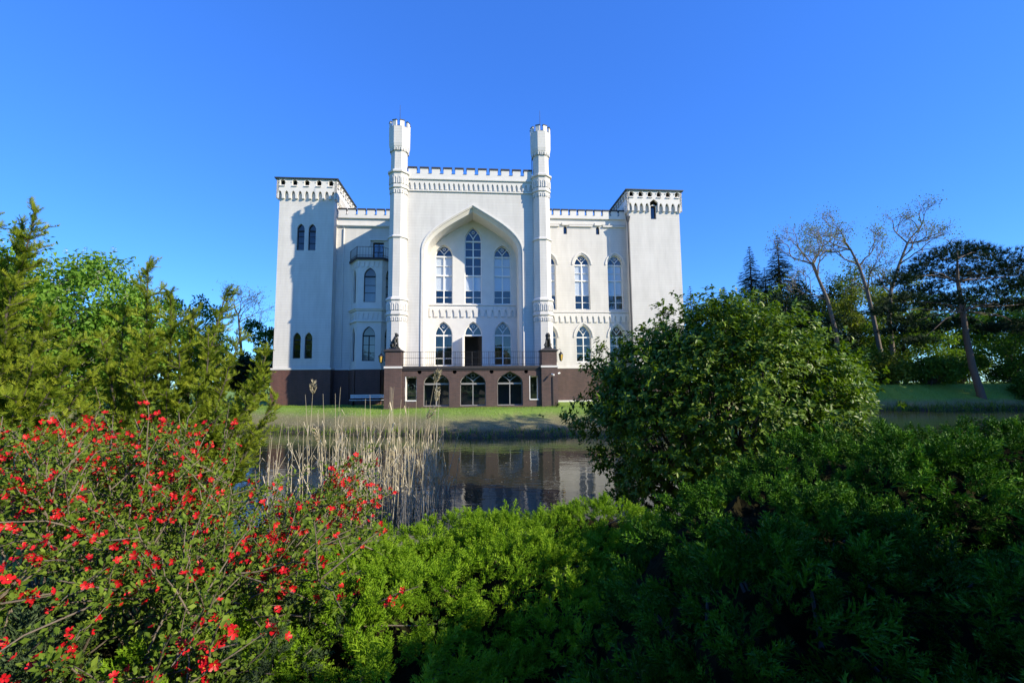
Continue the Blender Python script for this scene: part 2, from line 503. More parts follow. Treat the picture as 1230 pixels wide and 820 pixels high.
def window(pl, cx, z0, w, zs, za, rec=.3, transoms=(), bars=(), mull=True, blind=None, fw=.07, split=True, tracery=True, mat=None, flat=None, name='window', label=None):
    """frame, mullion, transoms and tracery in one mesh; each pane (and blind) a child"""
    mat = mat or M_FRAME
    mb = MB(); o1 = -rec + .06; o0 = -rec - .03
    out = arch(cx, z0, w, zs, za, flat=flat); inn = arch(cx, z0 + fw * 1.3, w - 2 * fw, zs, za - fw * 1.25, flat=flat)
    ring(mb, pl, out, inn, o0, o1)
    ts = sorted(transoms)
    if mull: bar(mb, pl, cx - fw * .7, cx + fw * .7, z0 + fw, zs if ts else za - .1, o0, o1 + .015)
    for z in ts: bar(mb, pl, cx - w / 2 + fw, cx + w / 2 - fw, z - .06, z + .06, o0, o1 + .025)
    for z in bars: bar(mb, pl, cx - w / 2 + fw, cx + w / 2 - fw, z - .022, z + .022, o0, o1 - .01)
    if tracery:
        b = w / 2 - fw; h = za - zs
        for s in (-1, 1):
            pts = []
            for i in range(7):
                t = i / 6
                pts.append((cx + s * b * (t ** 1.6) * .62, zs + h * (.10 + .55 * t)))
            strip(mb, pl, pts, .06, o0, o1 + .01)
            pts = [(cx + s * b * (.98 - .98 * (i / 6) ** .8), zs + h * .62 * math.sin(i / 6 * 2.0) * .62) for i in range(7)]
        strip(mb, pl, [(cx, zs), (cx, zs + h * .3)], .06, o0, o1 + .01)
        k = [(cx + .11 * b * math.cos(t * math.pi / 3) * 1.6, zs + h * .66 + .11 * b * 1.6 * math.sin(t * math.pi / 3)) for t in range(7)]
        strip(mb, pl, k, .04, o0, o1 + .01)
    w_o = mb.build(name, mat, castle)
    if label: w_o['label'] = label
    go = -rec + .0
    def pane(poly, j=True):
        c = (sum(p[0] for p in poly) / len(poly), sum(p[1] for p in poly) / len(poly))
        tx, tz = (random.uniform(-.006, .006), random.uniform(-.004, .004)) if j else (0, 0)
        q = MB().add([pl.pt(a, z, go + (a - c[0]) * tx + (z - c[1]) * tz) for a, z in poly], [tuple(range(len(poly)))])
        q.build('pane', M_GLASS, w_o)
    lev = [z0 + fw] + ts
    if split and ts:
        cols = [(cx - w / 2 + fw, cx - fw * .7), (cx + fw * .7, cx + w / 2 - fw)] if mull else [(cx - w / 2 + fw, cx + w / 2 - fw)]
        rows = sorted(set([z0 + fw] + ts + list(bars)))
        for za_, zb_ in zip(rows[:-1], rows[1:]):
            for a0, a1 in cols: pane(rect(a0, a1, za_, zb_))
        pane([p for p in arch(cx, ts[-1], w - 2 * fw, zs, za - fw, flat=flat)])
    else:
        pane(arch(cx, z0 + fw, w - 2 * fw, zs, za - fw, flat=flat))
    if blind:
        bb = MB(); bar(bb, pl, cx - w / 2 + fw * .6, cx + w / 2 - fw * .6, blind[0], blind[1], go - .07, go - .05)
        bb.build('blind', M_BLIND, w_o)
    return w_o

def scallop(a0, a1, zb, zt, n, foot=.34, rise=.62):
    """outline of a corbel table: n pointed notches cut in the lower edge (a, z)"""
    p = (a1 - a0) / n; pts = [(a0, zb)]
    for i in range(n):
        l = a0 + i * p + p * foot / 2; r = a0 + (i + 1) * p - p * foot / 2; c = (l + r) / 2; h = (zt - zb) * rise
        pts += [(l, zb), (l, zb + h * .45), (l + (c - l) * .35, zb + h * .8), (c, zb + h), (r - (r - c) * .35, zb + h * .8), (r, zb + h * .45), (r, zb)]
    pts += [(a1, zb), (a1, zt), (a0, zt)]
    out = []
    for q in pts:
        if not out or abs(out[-1][0] - q[0]) + abs(out[-1][1] - q[1]) > 1e-5: out.append(q)
    return out

# merlon meshes are shared; cap is the dark coping
def merlon_mesh(w, d, h):
    mb = MB()
    mb.box(-w / 2, w / 2, -d / 2, d / 2, 0, h, 0)
    c = .045
    v = [(-w / 2 - c, -d / 2 - c, h), (w / 2 + c, -d / 2 - c, h), (w / 2 + c, d / 2 + c, h), (-w / 2 - c, d / 2 + c, h), (-w / 2 - c, 0, h + .22), (w / 2 + c, 0, h + .22),
         (-w / 2 - c, -d / 2 - c, h + .13), (w / 2 + c, -d / 2 - c, h + .13), (w / 2 + c, d / 2 + c, h + .13), (-w / 2 - c, d / 2 + c, h + .13)]
    mb.add(v, [(3, 2, 1, 0), (0, 1, 7, 6), (2, 3, 9, 8), (6, 7, 5, 4), (8, 9, 4, 5), (1, 2, 8, 5, 7), (3, 0, 6, 4, 9)], 1)
    # sloping weathering of the gap beside the merlon
    return mb.mesh('merlon', [M_SMOOTH, M_COPING])

def battlement(p, q, z, n, wfrac, d, h, base_h=.0, name='parapet', mat=None, starts=True):
    """parapet wall from p to q (castle frame) with n merlons; merlons are sub-parts"""
    pl, l = face(p, q)
    mb = MB(); bar(mb, pl, 0, l, z - base_h, z, -d / 2, d / 2)
    pitch = l / n; w = pitch * wfrac
    for i in range(n):                                   # sloping sills in the gaps
        g0 = i * pitch + w / 2 + pitch / 2; g1 = g0 + pitch - w
        if i < n - 1:
            v = [pl.pt(g0, z + .002, d / 2 + .04), pl.pt(g1, z + .002, d / 2 + .04), pl.pt(g1, z + .002, -d / 2), pl.pt(g0, z + .002, -d / 2), pl.pt(g0, z + .16, -d / 2), pl.pt(g1, z + .16, -d / 2)]
            mb.add(v, [(0, 1, 5, 4), (3, 2, 1, 0), (2, 3, 4, 5), (0, 4, 3), (1, 2, 5)], 1)
    po = mb.build(name, [mat or M_SMOOTH, M_COPING], castle)
    me = merlon_mesh(w, d, h)
    ang = math.atan2(pl.ax[1], pl.ax[0])
    for i in range(n):
        c = pl.pt((i + .5) * pitch, z)
        link('merlon', me, po, c, (0, 0, ang))
    return po

def quad_wall(name, p, q, z0, z1, mat, off=0.0):
    pl, l = face(p, q)
    return MB().add([pl.pt(0, z0, off), pl.pt(l, z0, off), pl.pt(l, z1, off), pl.pt(0, z1, off)], [(0, 1, 2, 3)]).build(name, mat, castle)

def brickwork(p, q, z0=-.6, z1=3.12, off=.08, mat=None, holes=()):
    pl, l = face(p, q)
    return panel('brick_base', pl, rect(0, l, z0, z1), list(holes), .3, mat or M_BRICK, castle, off=off)

FLOOR = 3.0
M_SHADEF = simple('shaded_white_joinery', (.27, .265, .26), .6)  # white joinery darkened to show the deep shade inside the cellar openings
VB = 21.0                                                # back of the building
# ---- central block -------------------------------------------------------
AC = 0.22                                                # axis of the portal
BIG = arch(AC, FLOOR - .1, 7.95, 12.45, 16.28, n=14, flat=(.42, .50, .68))
BIG_IN = arch(AC, FLOOR - .1, 7.55, 12.40, 15.98, n=14, flat=(.42, .50, .68))
RV = 2.2
P0 = front(0.0)
panel('portal_wall', P0, rect(-5.35, 5.45, FLOOR - .1, 19.0), [BIG], .12, M_WHITE, castle)
mb = MB()
n_ = len(BIG)
v_ = [P0.pt(a, z, -.12) for a, z in BIG] + [P0.pt(a, z, -.34) for a, z in BIG_IN] + [P0.pt(a, z, -RV - .02) for a, z in BIG_IN]
f_ = []
for i in range(n_ - 1):
    f_ += [(i, i + 1, n_ + i + 1, n_ + i), (n_ + i, n_ + i + 1, 2 * n_ + i + 1, 2 * n_ + i)]
mb.add(v_, f_)
mb.build('portal_reveal', M_SMOOTH, castle)
mb = MB()
o_ = arch(AC, FLOOR, 8.35, 12.5, 16.52, n=14, flat=(.42, .50, .68))[1:-1]; i_ = arch(AC, FLOOR, 8.13, 12.48, 16.38, n=14, flat=(.42, .50, .68))[1:-1]
o_ = [(AC + 4.175, FLOOR)] + o_ + [(AC - 4.175, FLOOR)]; i_ = [(AC + 4.065, FLOOR)] + i_ + [(AC - 4.065, FLOOR)]
ring(mb, P0, o_, i_, 0, .07, closed=False)
mb.build('arch_moulding', M_SMOOTH, castle)

# wall at the back of the portal, with six openings
PR = front(RV)
WX = (-2.28, AC + .01, 2.76)
holes = []
for c in (WX[0], WX[2]): holes.append(arch(c, 8.55, 1.5, 12.72, 13.72))
holes.append(arch(WX[1], 8.55, 1.46, 14.1, 15.35))
for c in WX: holes.append(arch(c, 3.25 if c != WX[1] else 3.02, 1.5, 5.85, 7.02))
panel('portal_back_wall', PR, rect(AC - 4.6, AC + 4.6, FLOOR - .1, 16.9), holes, .35, M_SMOOTH, castle)
for c in (WX[0], WX[2]):
    window(PR, c, 8.55, 1.5, 12.72, 13.72, transoms=(12.72, 11.05), bars=(9.15, 9.75, 11.9), blind=(9.72, 12.7))
window(PR, WX[1], 8.55, 1.46, 14.1, 15.35, transoms=(14.1, 12.68, 11.05), bars=(9.15, 9.75, 11.9, 13.4), blind=(9.72, 11.05))
for c in (WX[0], WX[2]):
    window(PR, c, 3.25, 1.5, 5.85, 7.02, transoms=(5.85,), bars=(3.9, 4.85))
# doorway: fanlight, open leaf, dark hall behind
window(PR, WX[1], 5.8, 1.5, 5.86, 7.02, transoms=(5.86,), mull=False, split=False, name='fanlight')
mb = MB(); mb.box(0, .74, -.03, .03, 0, 2.72); mb.box(.08, .66, -.045, -.03, .2, 1.2); mb.box(.08, .66, -.045, -.03, 1.35, 2.55)
dl = mb.build('door', M_FRAME, castle, (WX[1] - .76, RV - .02, 3.04), (0, 0, -1.75))
mb = MB(); mb.box(.62, .68, -.10, -.045, 1.05, 1.12); mb.build('handle', M_IRON, dl)
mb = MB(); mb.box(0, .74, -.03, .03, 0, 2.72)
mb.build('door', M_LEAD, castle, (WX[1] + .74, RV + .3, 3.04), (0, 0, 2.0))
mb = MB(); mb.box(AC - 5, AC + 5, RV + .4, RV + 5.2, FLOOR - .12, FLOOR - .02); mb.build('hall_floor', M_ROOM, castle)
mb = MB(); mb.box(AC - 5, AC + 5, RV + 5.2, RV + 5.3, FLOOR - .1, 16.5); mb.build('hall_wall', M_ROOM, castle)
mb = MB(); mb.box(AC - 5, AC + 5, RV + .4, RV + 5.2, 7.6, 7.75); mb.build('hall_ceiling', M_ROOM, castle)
# relief arcade between the two rows of windows
panel('relief_arcade', PR, scallop(AC - 3.7, AC + 3.65, 7.42, 8.2, 13, foot=.55, rise=.8), [], .09, M_SMOOTH, castle, off=.09, rim=True)
bb = MB(); bar(bb, PR, AC - 3.76, AC + 3.76, 8.42, 8.5, 0, .08); bb.build('sill_course', M_SMOOTH, castle)

# frieze, cornice and battlements of the central block
bb = MB(); bar(bb, P0, -5.2, 5.3, 17.5, 17.6, 0, .10); bar(bb, P0, -5.2, 5.3, 18.48, 18.62, 0, .20); bar(bb, P0, -5.2, 5.3, 18.40, 18.48, 0, .12)
bb.build('cornice', M_SMOOTH, castle)
panel('frieze_arcade', P0, scallop(-5.15, 5.25, 17.66, 18.38, 26, foot=.45, rise=.8), [], .09, M_SMOOTH, castle, off=.09, rim=True)
battlement((-5.2, .02), (5.3, .02), 18.98, 11, .68, .34, .42, base_h=.36)
for s, ux in ((-1, -6.25), (1, 6.35)):
    p, q = ((ux, VB), (ux, .3)) if s < 0 else ((ux, .3), (ux, VB))
    quad_wall('side_wall', p, q, FLOOR - .1, 17.95, M_WHITE)
    MB().box(ux - .2, ux + .2, .8, VB, 17.95, 18.12).build('side_coping', M_COPING, castle)
mb = MB(); mb.box(-6.2, 6.3, .3, VB, 17.8, 17.94); mb.build('roof', M_SLATE, castle)
# long chimney breast standing behind the left turret
mb = MB(); mb.box(-6.0, -5.6, .2, 1.9, 17.9, 23.1, 0); mb.box(-6.03, -5.57, .15, 1.95, 23.1, 23.2, 1)
mb.build('chimney_stack', [M_WHITE, M_COPING], castle)

# ---- turrets ---------------------------------------------------------------
def turret(cu, cv):
    mb = MB()
    R = .745
    prof = [(FLOOR - .4, R + .06), (7.10, R + .06), (7.16, R + .16), (7.30, R + .16), (7.36, R + .10), (8.28, R + .10), (8.34, R + .20), (8.48, R + .16), (8.6, R + .0),
            (13.34, R), (13.38, R + .10), (13.48, R + .10), (13.6, R - .03), (17.45, R - .03), (17.5, R + .08), (17.62, R + .08), (17.66, R + .04), (18.72, R + .04), (18.76, R + .18), (18.9, R + .18), (19.05, R - .05),
            (20.45, R - .07), (20.6, R - .07), (20.95, R + .08), (21.2, R + .12), (22.62, R + .14)]
    mb.loft(prof, cu, cv)
    t = mb.build('turret', M_WHITE, castle)
    # small pointed niches and pendants on each face of the rings
    nb = MB()
    for k in range(8):
        th = -math.pi / 2 + k * math.pi / 4
        n = (math.cos(th), math.sin(th)); ax = (-n[1], n[0])
        for zc, hh, ap in ((7.82, .62, R + .10), (6.85, .36, R + .06), (18.15, .66, R + .04), (17.22, .34, R - .03), (20.78, .34, R - .0)):
            a = ap * math.cos(math.pi / 8)
            pl = Pl((cu + n[0] * a, cv + n[1] * a), ax, n)
            for c in (-.17, .17):
                o_ = arch(c, zc - hh / 2, .24, zc + hh * .1, zc + hh / 2, n=3); i_ = arch(c, zc - hh / 2, .12, zc + hh * .05, zc + hh / 2 - .1, n=3)
                ring(nb, pl, o_, i_, -.02, .05)
    nb.build('niche_band', M_SMOOTH, t)['kind'] = 'stuff'
    # crown of merlons
    me = MB(); me.box(-.17, .17, -.07, .07, 0, .5); me.box(-.2, .2, -.1, .1, .5, .56, 1)
    mm = me.mesh('merlon', [M_SMOOTH, M_COPING])
    for k in range(8):
        th = k * math.pi / 4 + math.pi / 8
        r = R + .02
        link('merlon', mm, t, (cu + r * math.cos(th), cv + r * math.sin(th), 22.6), (0, 0, th + math.pi / 2))
    cp = MB(); cp.loft([(22.66, R + .05), (22.75, R), (23.02, .12)], cu, cv); cp.build('turret_roof', M_SLATE, t)
    rb = MB(); rb.tube([(cu, cv, 22.95), (cu, cv, 24.9)], [.025, .012], 5); rb.build('lightning_rod', M_IRON, t)
turret(-5.80, -.05)
turret(5.92, -.05)
rb = MB(); rb.tube([(5.2, .1, 19.3), (5.2, .1, 21.9), (5.35, .1, 22.35)], [.03, .03, .03], 5); rb.build('conductor_pipe', M_IRON, castle)

# ---- wings ------------------------------------------------------------------
WV = 6.2
PW = front(WV)
# left wing
door_ = rect(-9.18, -8.18, 13.2, 15.1)
panel('wing_wall', PW, rect(-12.6, -6.2, 3.12, 17.0), [door_], .3, M_WHITE, castle)
bb = MB(); bar(bb, PW, -12.5, -6.3, 16.62, 16.74, 0, .22); bar(bb, PW, -12.5, -6.3, 16.52, 16.62, 0, .1); bb.build('cornice', M_SMOOTH, castle)
quad_wall('parapet_wall', (-12.5, WV - .1), (-6.3, WV - .1), 16.74, 17.5, M_SMOOTH)
battlement((-12.45, WV - .1), (-6.3, WV - .1), 17.68, 7, .76, .36, .46, base_h=.34)
bb = MB(); bar(bb, PW, -9.5, -7.86, 15.25, 15.4, 0, .18); bar(bb, PW, -9.5, -9.38, 14.7, 15.26, 0, .14); bb.build('hood_moulding', M_SMOOTH, castle)
bb = MB(); bar(bb, PW, -9.18, -8.18, 13.2, 15.1, -.34, -.31, 1)
for c in (-9.18, -8.72, -8.24): bar(bb, PW, c, c + .06, 13.2, 15.1, -.31, -.26)
for z in (13.2, 14.2, 15.04): bar(bb, PW, -9.12, -8.24, z, z + .06, -.308, -.262)
bb.build('balcony_door', [M_LEAD, M_GLASS], castle)
brickwork((-12.6, WV), (-6.2, WV))
bb = MB(); bar(bb, PW, -12.6, -6.2, 3.12, 3.28, -.02, .12); bb.build('plinth_course', M_SMOOTH, castle)
bb = MB(); bb.tube([(-11.85, WV - .08, 3.3), (-11.85, WV - .08, 16.4)], [.06, .06], 8); bb.build('downpipe', M_SMOOTH, castle)
# polygonal bay
BP = [(-11.05, WV), (-10.15, 4.75), (-8.0, 4.75), (-7.1, WV)]
for i in range(3):
    pl, l = face(BP[i], BP[i + 1])
    c = l / 2; w = 1.05 if i == 1 else .72
    hs = [arch(c, 9.15, w, 11.5, 12.3), arch(c, 3.85, w + .05, 6.1, 6.95)]
    panel('bay_wall', pl, rect(0, l, 3.12, 13.0), hs, .28, M_SMOOTH, castle)
    window(pl, c, 9.15, w, 11.5, 12.3, rec=.22, transoms=(11.5,), mull=False, bars=(10.0, 10.7), split=False, tracery=False, fw=.05, mat=M_LEAD)
    window(pl, c, 3.85, w + .05, 6.1, 6.95, rec=.22, transoms=(6.1,), mull=i == 1, bars=(4.6, 5.3), split=False, tracery=False, fw=.05, mat=M_LEAD)
    brickwork(BP[i], BP[i + 1])
    for zb, zt, nn in ((7.55, 8.3, 5), (12.35, 12.95, 5)):
        panel('relief_arcade', pl, scallop(0, l, zb, zt, nn if i == 1 else 4, foot=.5, rise=.8), [], .06, M_SMOOTH, castle, off=.06, rim=True)
def grow(poly, d):
    c = (-9.08, WV); return [(c[0] + (p[0] - c[0]) * (1 + d), c[1] + (p[1] - c[1]) * (1 + d) if p[1] < WV else WV - .01) for p in poly]
for z0, z1, d, mt in ((8.36, 8.5, .08, M_SMOOTH), (8.5, 8.58, .14, M_SMOOTH), (7.36, 7.52, .09, M_SMOOTH), (3.1, 3.3, .06, M_SMOOTH), (13.0, 13.22, .14, M_COPING), (12.98, 13.0, .08, M_SMOOTH)):
    MB().prism(grow(BP, d), z0, z1).build('string_course' if mt is M_SMOOTH else 'balcony_slab', mt, castle)
rb = MB(); gp = grow(BP, .08)
for i in range(3):
    a, b = gp[i], gp[i + 1]
    for z in (13.4, 14.2): rb.tube([(a[0], a[1], z), (b[0], b[1], z)], [.022, .022], 5)
    nb_ = 9 if i == 1 else 6
    for k in range(nb_ + 1):
        t = k / nb_; x = a[0] + (b[0] - a[0]) * t; y = a[1] + (b[1] - a[1]) * t
        rb.tube([(x, y, 13.2), (x, y, 14.22)], [.012, .012] if 0 < k < nb_ else [.035, .035], 4)
rb.build('balcony_railing', M_IRON, castle)

# right wing
RWX = (7.45, 10.78, 14.08)
hs = []
for c in RWX:
    hs += [arch(c, 8.78, 1.5, 13.2, 14.2), arch(c, 3.72, 1.46, 6.1, 7.25)]
for c in (9.2, 12.44): hs.append(arch(c, 16.25, .34, 16.8, 17.05, n=3))
panel('wing_wall', PW, rect(6.3, 15.4, 3.12, 17.3), hs, .34, M_WHITE, castle)
for c in RWX:
    window(PW, c, 8.78, 1.5, 13.2, 14.2, transoms=(13.2, 11.65), bars=(9.5, 10.2, 12.4), blind=(10.2, 13.18))
    window(PW, c, 3.72, 1.46, 6.1, 7.25, transoms=(6.1,), bars=(4.55, 5.3))
    for z0, w, zs, za in ((8.78, 1.5, 13.2, 14.2), (3.72, 1.46, 6.1, 7.25)):
        hb = MB(); o_ = arch(c, z0, w + .5, zs, za + .32); i_ = arch(c, z0, w + .26, zs, za + .17)
        ring(hb, PW, o_[1:-1], i_[1:-1], 0, .07, closed=False)
        hb.build('hood_moulding', M_SMOOTH, castle)
for c in (9.2, 12.44):
    window(PW, c, 16.25, .34, 16.8, 17.05, rec=.2, mull=False, split=False, tracery=False, fw=.03, mat=M_LEAD)
    bb = MB(); bar(bb, PW, c - .32, c + .32, 17.1, 17.36, 0, .16); bb.build('hood_moulding', M_SMOOTH, castle)
bb = MB()
for a0, a1 in ((6.4, 8.6), (9.6, 11.9), (12.95, 15.28)): bar(bb, PW, a0, a1, 16.98, 17.12, 0, .16)
bb.build('cornice', M_SMOOTH, castle)
quad_wall('parapet_wall', (6.3, WV - .1), (15.3, WV - .1), 17.22, 18.0, M_SMOOTH)
bb = MB(); bar(bb, PW, 6.4, 15.28, 17.18, 17.24, 0, .1); bb.build('string_course', M_SMOOTH, castle)
battlement((6.3, WV - .1), (15.3, WV - .1), 18.06, 11, .76, .36, .46, base_h=.34)
panel('relief_arcade', PW, scallop(6.5, 15.28, 7.55, 8.32, 16, foot=.55, rise=.8), [], .09, M_SMOOTH, castle, off=.09, rim=True)
bb = MB(); bar(bb, PW, 6.4, 15.28, 8.5, 8.58, 0, .07); bb.build('sill_course', M_SMOOTH, castle)
brickwork((6.2, WV), (15.4, WV), mat=M_DBRICK)
bb = MB(); bar(bb, PW, 6.4, 15.3, 3.12, 3.3, -.02, .12); bb.build('plinth_course', M_SMOOTH, castle)
bb = MB(); bar(bb, PW, 6.4, 15.3, -.4, .14, 0, .5); bb.build('kerb', M_SMOOTH, castle)
mb = MB(); mb.box(-12.6, -6.2, WV, VB, 16.9, 17.0); mb.build('roof', M_SLATE, castle)
mb = MB(); mb.box(6.3, 15.4, WV, VB, 17.3, 17.4); mb.build('roof', M_SLATE, castle)

# ---- corner towers ---------------------------------------------------------
def tower(u0, u1, v0, v1, zc, zt, ncorb, nopen, wins, brick, slit=None):
    corners = [(u0, v0), (u1, v0), (u1, v1), (u0, v1)]
    ov = .22
    for i in range(4):
        p, q = corners[i], corners[(i + 1) % 4]
        pl, l = face(p, q); hs = []
        if i == 0:
            hs = [arch(c - u0, z0, w, zs, za, n=5) for c, z0, w, zs, za in wins]
            if slit: hs.append(arch(slit[0] - u0, slit[1], .55, slit[2] - .35, slit[2] - .02, n=4))
        panel('tower_wall', pl, rect(0, l, 3.12, zc + .6), hs, .3, M_WHITE, castle)
        panel('brick_base', pl, rect(-.1, l + .1, -.6, 3.12), [], .3, brick, castle, off=.1)
        bb = MB(); bar(bb, pl, -.14, l + .14, 3.12, 3.28, -.02, .15); bb.build('plinth_course', M_SMOOTH, castle)
        # overhanging parapet on a corbel table, small embrasures under the eave
        nc = ncorb if i % 2 == 0 else ncorb * 2 - 2
        no = nopen if i % 2 == 0 else nopen + 3
        out = scallop(-ov, l + ov, zc, zt, nc, foot=.34, rise=.40)
        L_ = l + 2 * ov
        eh = [arch(-ov + L_ * (k + .5) / no, zt - .62, .42, zt - .32, zt - .06, n=3) for k in range(no)]
        if slit and i == 0:
            out = scallop(-ov, slit[0] - u0 - .4, zc, zt, (ncorb - 1) // 2, foot=.34, rise=.40)[:-2] + [(slit[0] - u0 - .4, zc), (slit[0] - u0 - .4, slit[2] + .1), (slit[0] - u0, slit[2] + .42), (slit[0] - u0 + .4, slit[2] + .1)] + scallop(slit[0] - u0 + .4, l + ov, zc, zt, ncorb - 1 - (ncorb - 1) // 2, foot=.34, rise=.40)[:-1] + [(-ov, zt)]
            o2 = []
            for a in out:
                if not o2 or abs(o2[-1][0] - a[0]) + abs(o2[-1][1] - a[1]) > 1e-4: o2.append(a)
            out = o2
        pp = panel('parapet', pl, out, eh, ov, M_SMOOTH, castle, off=ov, rim=True)
        hb = MB()
        for k in range(no):
            c = -ov + L_ * (k + .5) / no
            o_ = arch(c, zt - .66, .66, zt - .34, zt - .02, n=3); i_ = arch(c, zt - .62, .46, zt - .33, zt - .07, n=3)
            ring(hb, pl, o_[1:-1], i_[1:-1], ov, ov + .05, closed=False)
            v = [pl.pt(c - .24, zt - .70, ov + .10), pl.pt(c + .24, zt - .70, ov + .10), pl.pt(c + .24, zt - .58, ov + .002), pl.pt(c - .24, zt - .58, ov + .002), pl.pt(c - .24, zt - .70, ov + .002), pl.pt(c + .24, zt - .70, ov + .002)]
            hb.add(v, [(0, 1, 2, 3), (0, 4, 5, 1), (0, 3, 4), (1, 5, 2)])
        hb.build('embrasure_hood', M_SMOOTH, pp)
    mb = MB(); mb.box(u0 + .1, u1 - .1, v0 + .1, v1 - .1, zt - .9, zt - .8); mb.build('roof_deck', M_ROOM, castle)
    e = .38
    mb = MB(); mb.box(u0 - e, u1 + e, v0 - e, v1 + e, zt + .005, zt + .10)
    c = ((u0 + u1) / 2, (v0 + v1) / 2)
    mb.add([(u0 - e, v0 - e, zt + .10), (u1 + e, v0 - e, zt + .10), (u1 + e, v1 + e, zt + .10), (u0 - e, v1 + e, zt + .10), (c[0], c[1] - 1.2, zt + .9), (c[0], c[1] + 1.2, zt + .9)], [(0, 1, 4), (1, 2, 5, 4), (2, 3, 5), (3, 0, 4, 5)])
    mb.build('roof', M_SLATE, castle)
TV = 5.2
PT = front(TV)
lw = [(c, z0, .66, zs, za) for c in (-15.42, -14.42) for z0, zs, za in ((13.95, 15.9, 16.42), (4.12, 5.9, 6.45))]
tower(-17.4, -12.5, TV, 11.2, 18.72, 20.55, 9, 5, lw, M_BRICK)
for c, z0, w, zs, za in lw:
    window(PT, c, z0, w, zs, za, rec=.22, transoms=(zs - .12,), mull=False, bars=(z0 + .7, z0 + 1.3), split=False, tracery=False, fw=.05, mat=M_LEAD)
tower(15.3, 20.35, TV, 11.2, 18.28, 20.3, 9, 6, [], M_DBRICK, slit=(17.75, 17.55, 19.05))
window(PT, 17.75, 17.55, .55, 18.7, 19.03, rec=.25, mull=False, split=False, tracery=False, fw=.04, mat=M_LEAD)
mb = MB()
for u in (15.7, 16.6): mb.loft([(20.6, .13), (20.95, .13), (20.98, .2), (21.05, .2)], u + .6, 8.0, 8)
mb.build('roof_vent', M_SLATE, castle)
bb = MB(); bb.tube([(15.18, TV - .02, 3.3), (15.18, TV - .02, 17.2)], [.075, .075], 8)
v_ = [(15.0, TV - .2, 17.75), (15.36, TV - .2, 17.75), (15.36, TV + .14, 17.75), (15.0, TV + .14, 17.75), (15.1, TV - .1, 17.2), (15.26, TV - .1, 17.2), (15.26, TV + .06, 17.2), (15.1, TV + .06, 17.2)]
bb.add(v_, [(0, 1, 2, 3), (7, 6, 5, 4), (0, 4, 5, 1), (1, 5, 6, 2), (2, 6, 7, 3), (3, 7, 4, 0)])
bb.build('downpipe', M_PIPE, castle)
# back and outer sides, never seen from the park side
quad_wall('side_wall', (20.3, 11.0), (20.3, VB), 0, 17.4, M_WHITE)
quad_wall('side_wall', (-17.3, VB), (-17.3, 11.0), 0, 17.0, M_WHITE)
quad_wall('back_wall', (20.3, VB), (-17.3, VB), 0, 17.4, M_WHITE)
mb = MB(); mb.box(15.3, 20.3, 11.1, VB, 17.3, 17.4); mb.box(-17.3, -12.5, 11.1, VB, 16.9, 17.0); mb.build('roof', M_SLATE, castle)

# ---- terrace ----------------------------------------------------------------
TF = -3.2
PTf = front(TF)
AR = [(-2.42, 1.86), (.22, 1.86), (2.93, 1.86)]
fl = (.5, .55, .72)
hs = [arch(c, .12, w, 1.75, 2.6, flat=fl) for c, w in AR] + [rect(-4.62, -3.82, .55, 2.25), rect(4.35, 5.02, .55, 2.25)]
for c in (-3.62, -1.1, 1.58, 4.12): hs.append([(c + .15 * math.cos(t * math.pi / 5), 2.58 + .15 * math.sin(t * math.pi / 5)) for t in range(10)])
panel('terrace_wall', PTf, rect(-5.1, 5.4, -.8, 2.82), hs, .5, M_DBRICK, castle)
for c, w in AR:
    window(PTf, c, .12, w, 1.75, 2.6, rec=.42, transoms=(1.72,), bars=(), fw=.045, flat=fl, split=False, mat=M_SHADEF, name='cellar_window')
for a0, a1 in ((-4.62, -3.82), (4.35, 5.02)):
    bb = MB(); bar(bb, PTf, a0, a0 + .05, .55, 2.25, -.48, -.0); bar(bb, PTf, a0, a1, .5, .57, -.4, .04)
    bar(bb, PTf, a1 - .07, a1, .57, 2.25, -.45, -.38); bar(bb, PTf, a0 + .05, a1 - .07, 2.18, 2.25, -.45, -.38)
    w_o = bb.build('cellar_window', M_FRAME, castle)
    MB().add([PTf.pt(a0, .57, -.42), PTf.pt(a1, .57, -.42), PTf.pt(a1, 2.25, -.42), PTf.pt(a0, 2.25, -.42)], [(0, 1, 2, 3)]).build('pane', M_GLASS, w_o)
bb = MB()
for c in (-3.62, -1.1, 1.58, 4.12): bar(bb, PTf, c - .2, c + .2, 2.38, 2.78, -.52, -.5)
bb.build('hole_backing', M_LEAD, castle)  # dark plates closing the round holes stand in for their shaded depth
mb = MB(); mb.box(-5.0, 5.3, TF + 1.3, TF + 1.4, -.5, 2.8); mb.box(-5.0, 5.3, TF + .55, TF + 1.3, -.2, .05); mb.build('dark_cellar_backing', M_LEAD, castle)  # near-black sheets added behind the cellar windows so the inside looks unlit
for p, q in (((-5.9, 0.4), (-5.9, TF + .3)), ((6.25, TF + .3), (6.25, WV))): quad_wall('terrace_wall', p, q, -.8, 2.82, M_DBRICK)
mb = MB(); mb.box(-5.95, 6.35, TF - .12, .35, 2.82, 3.0); mb.box(-5.3, 5.6, TF - .06, TF + .1, 2.70, 2.82); mb.build('terrace_slab', M_COPING, castle)
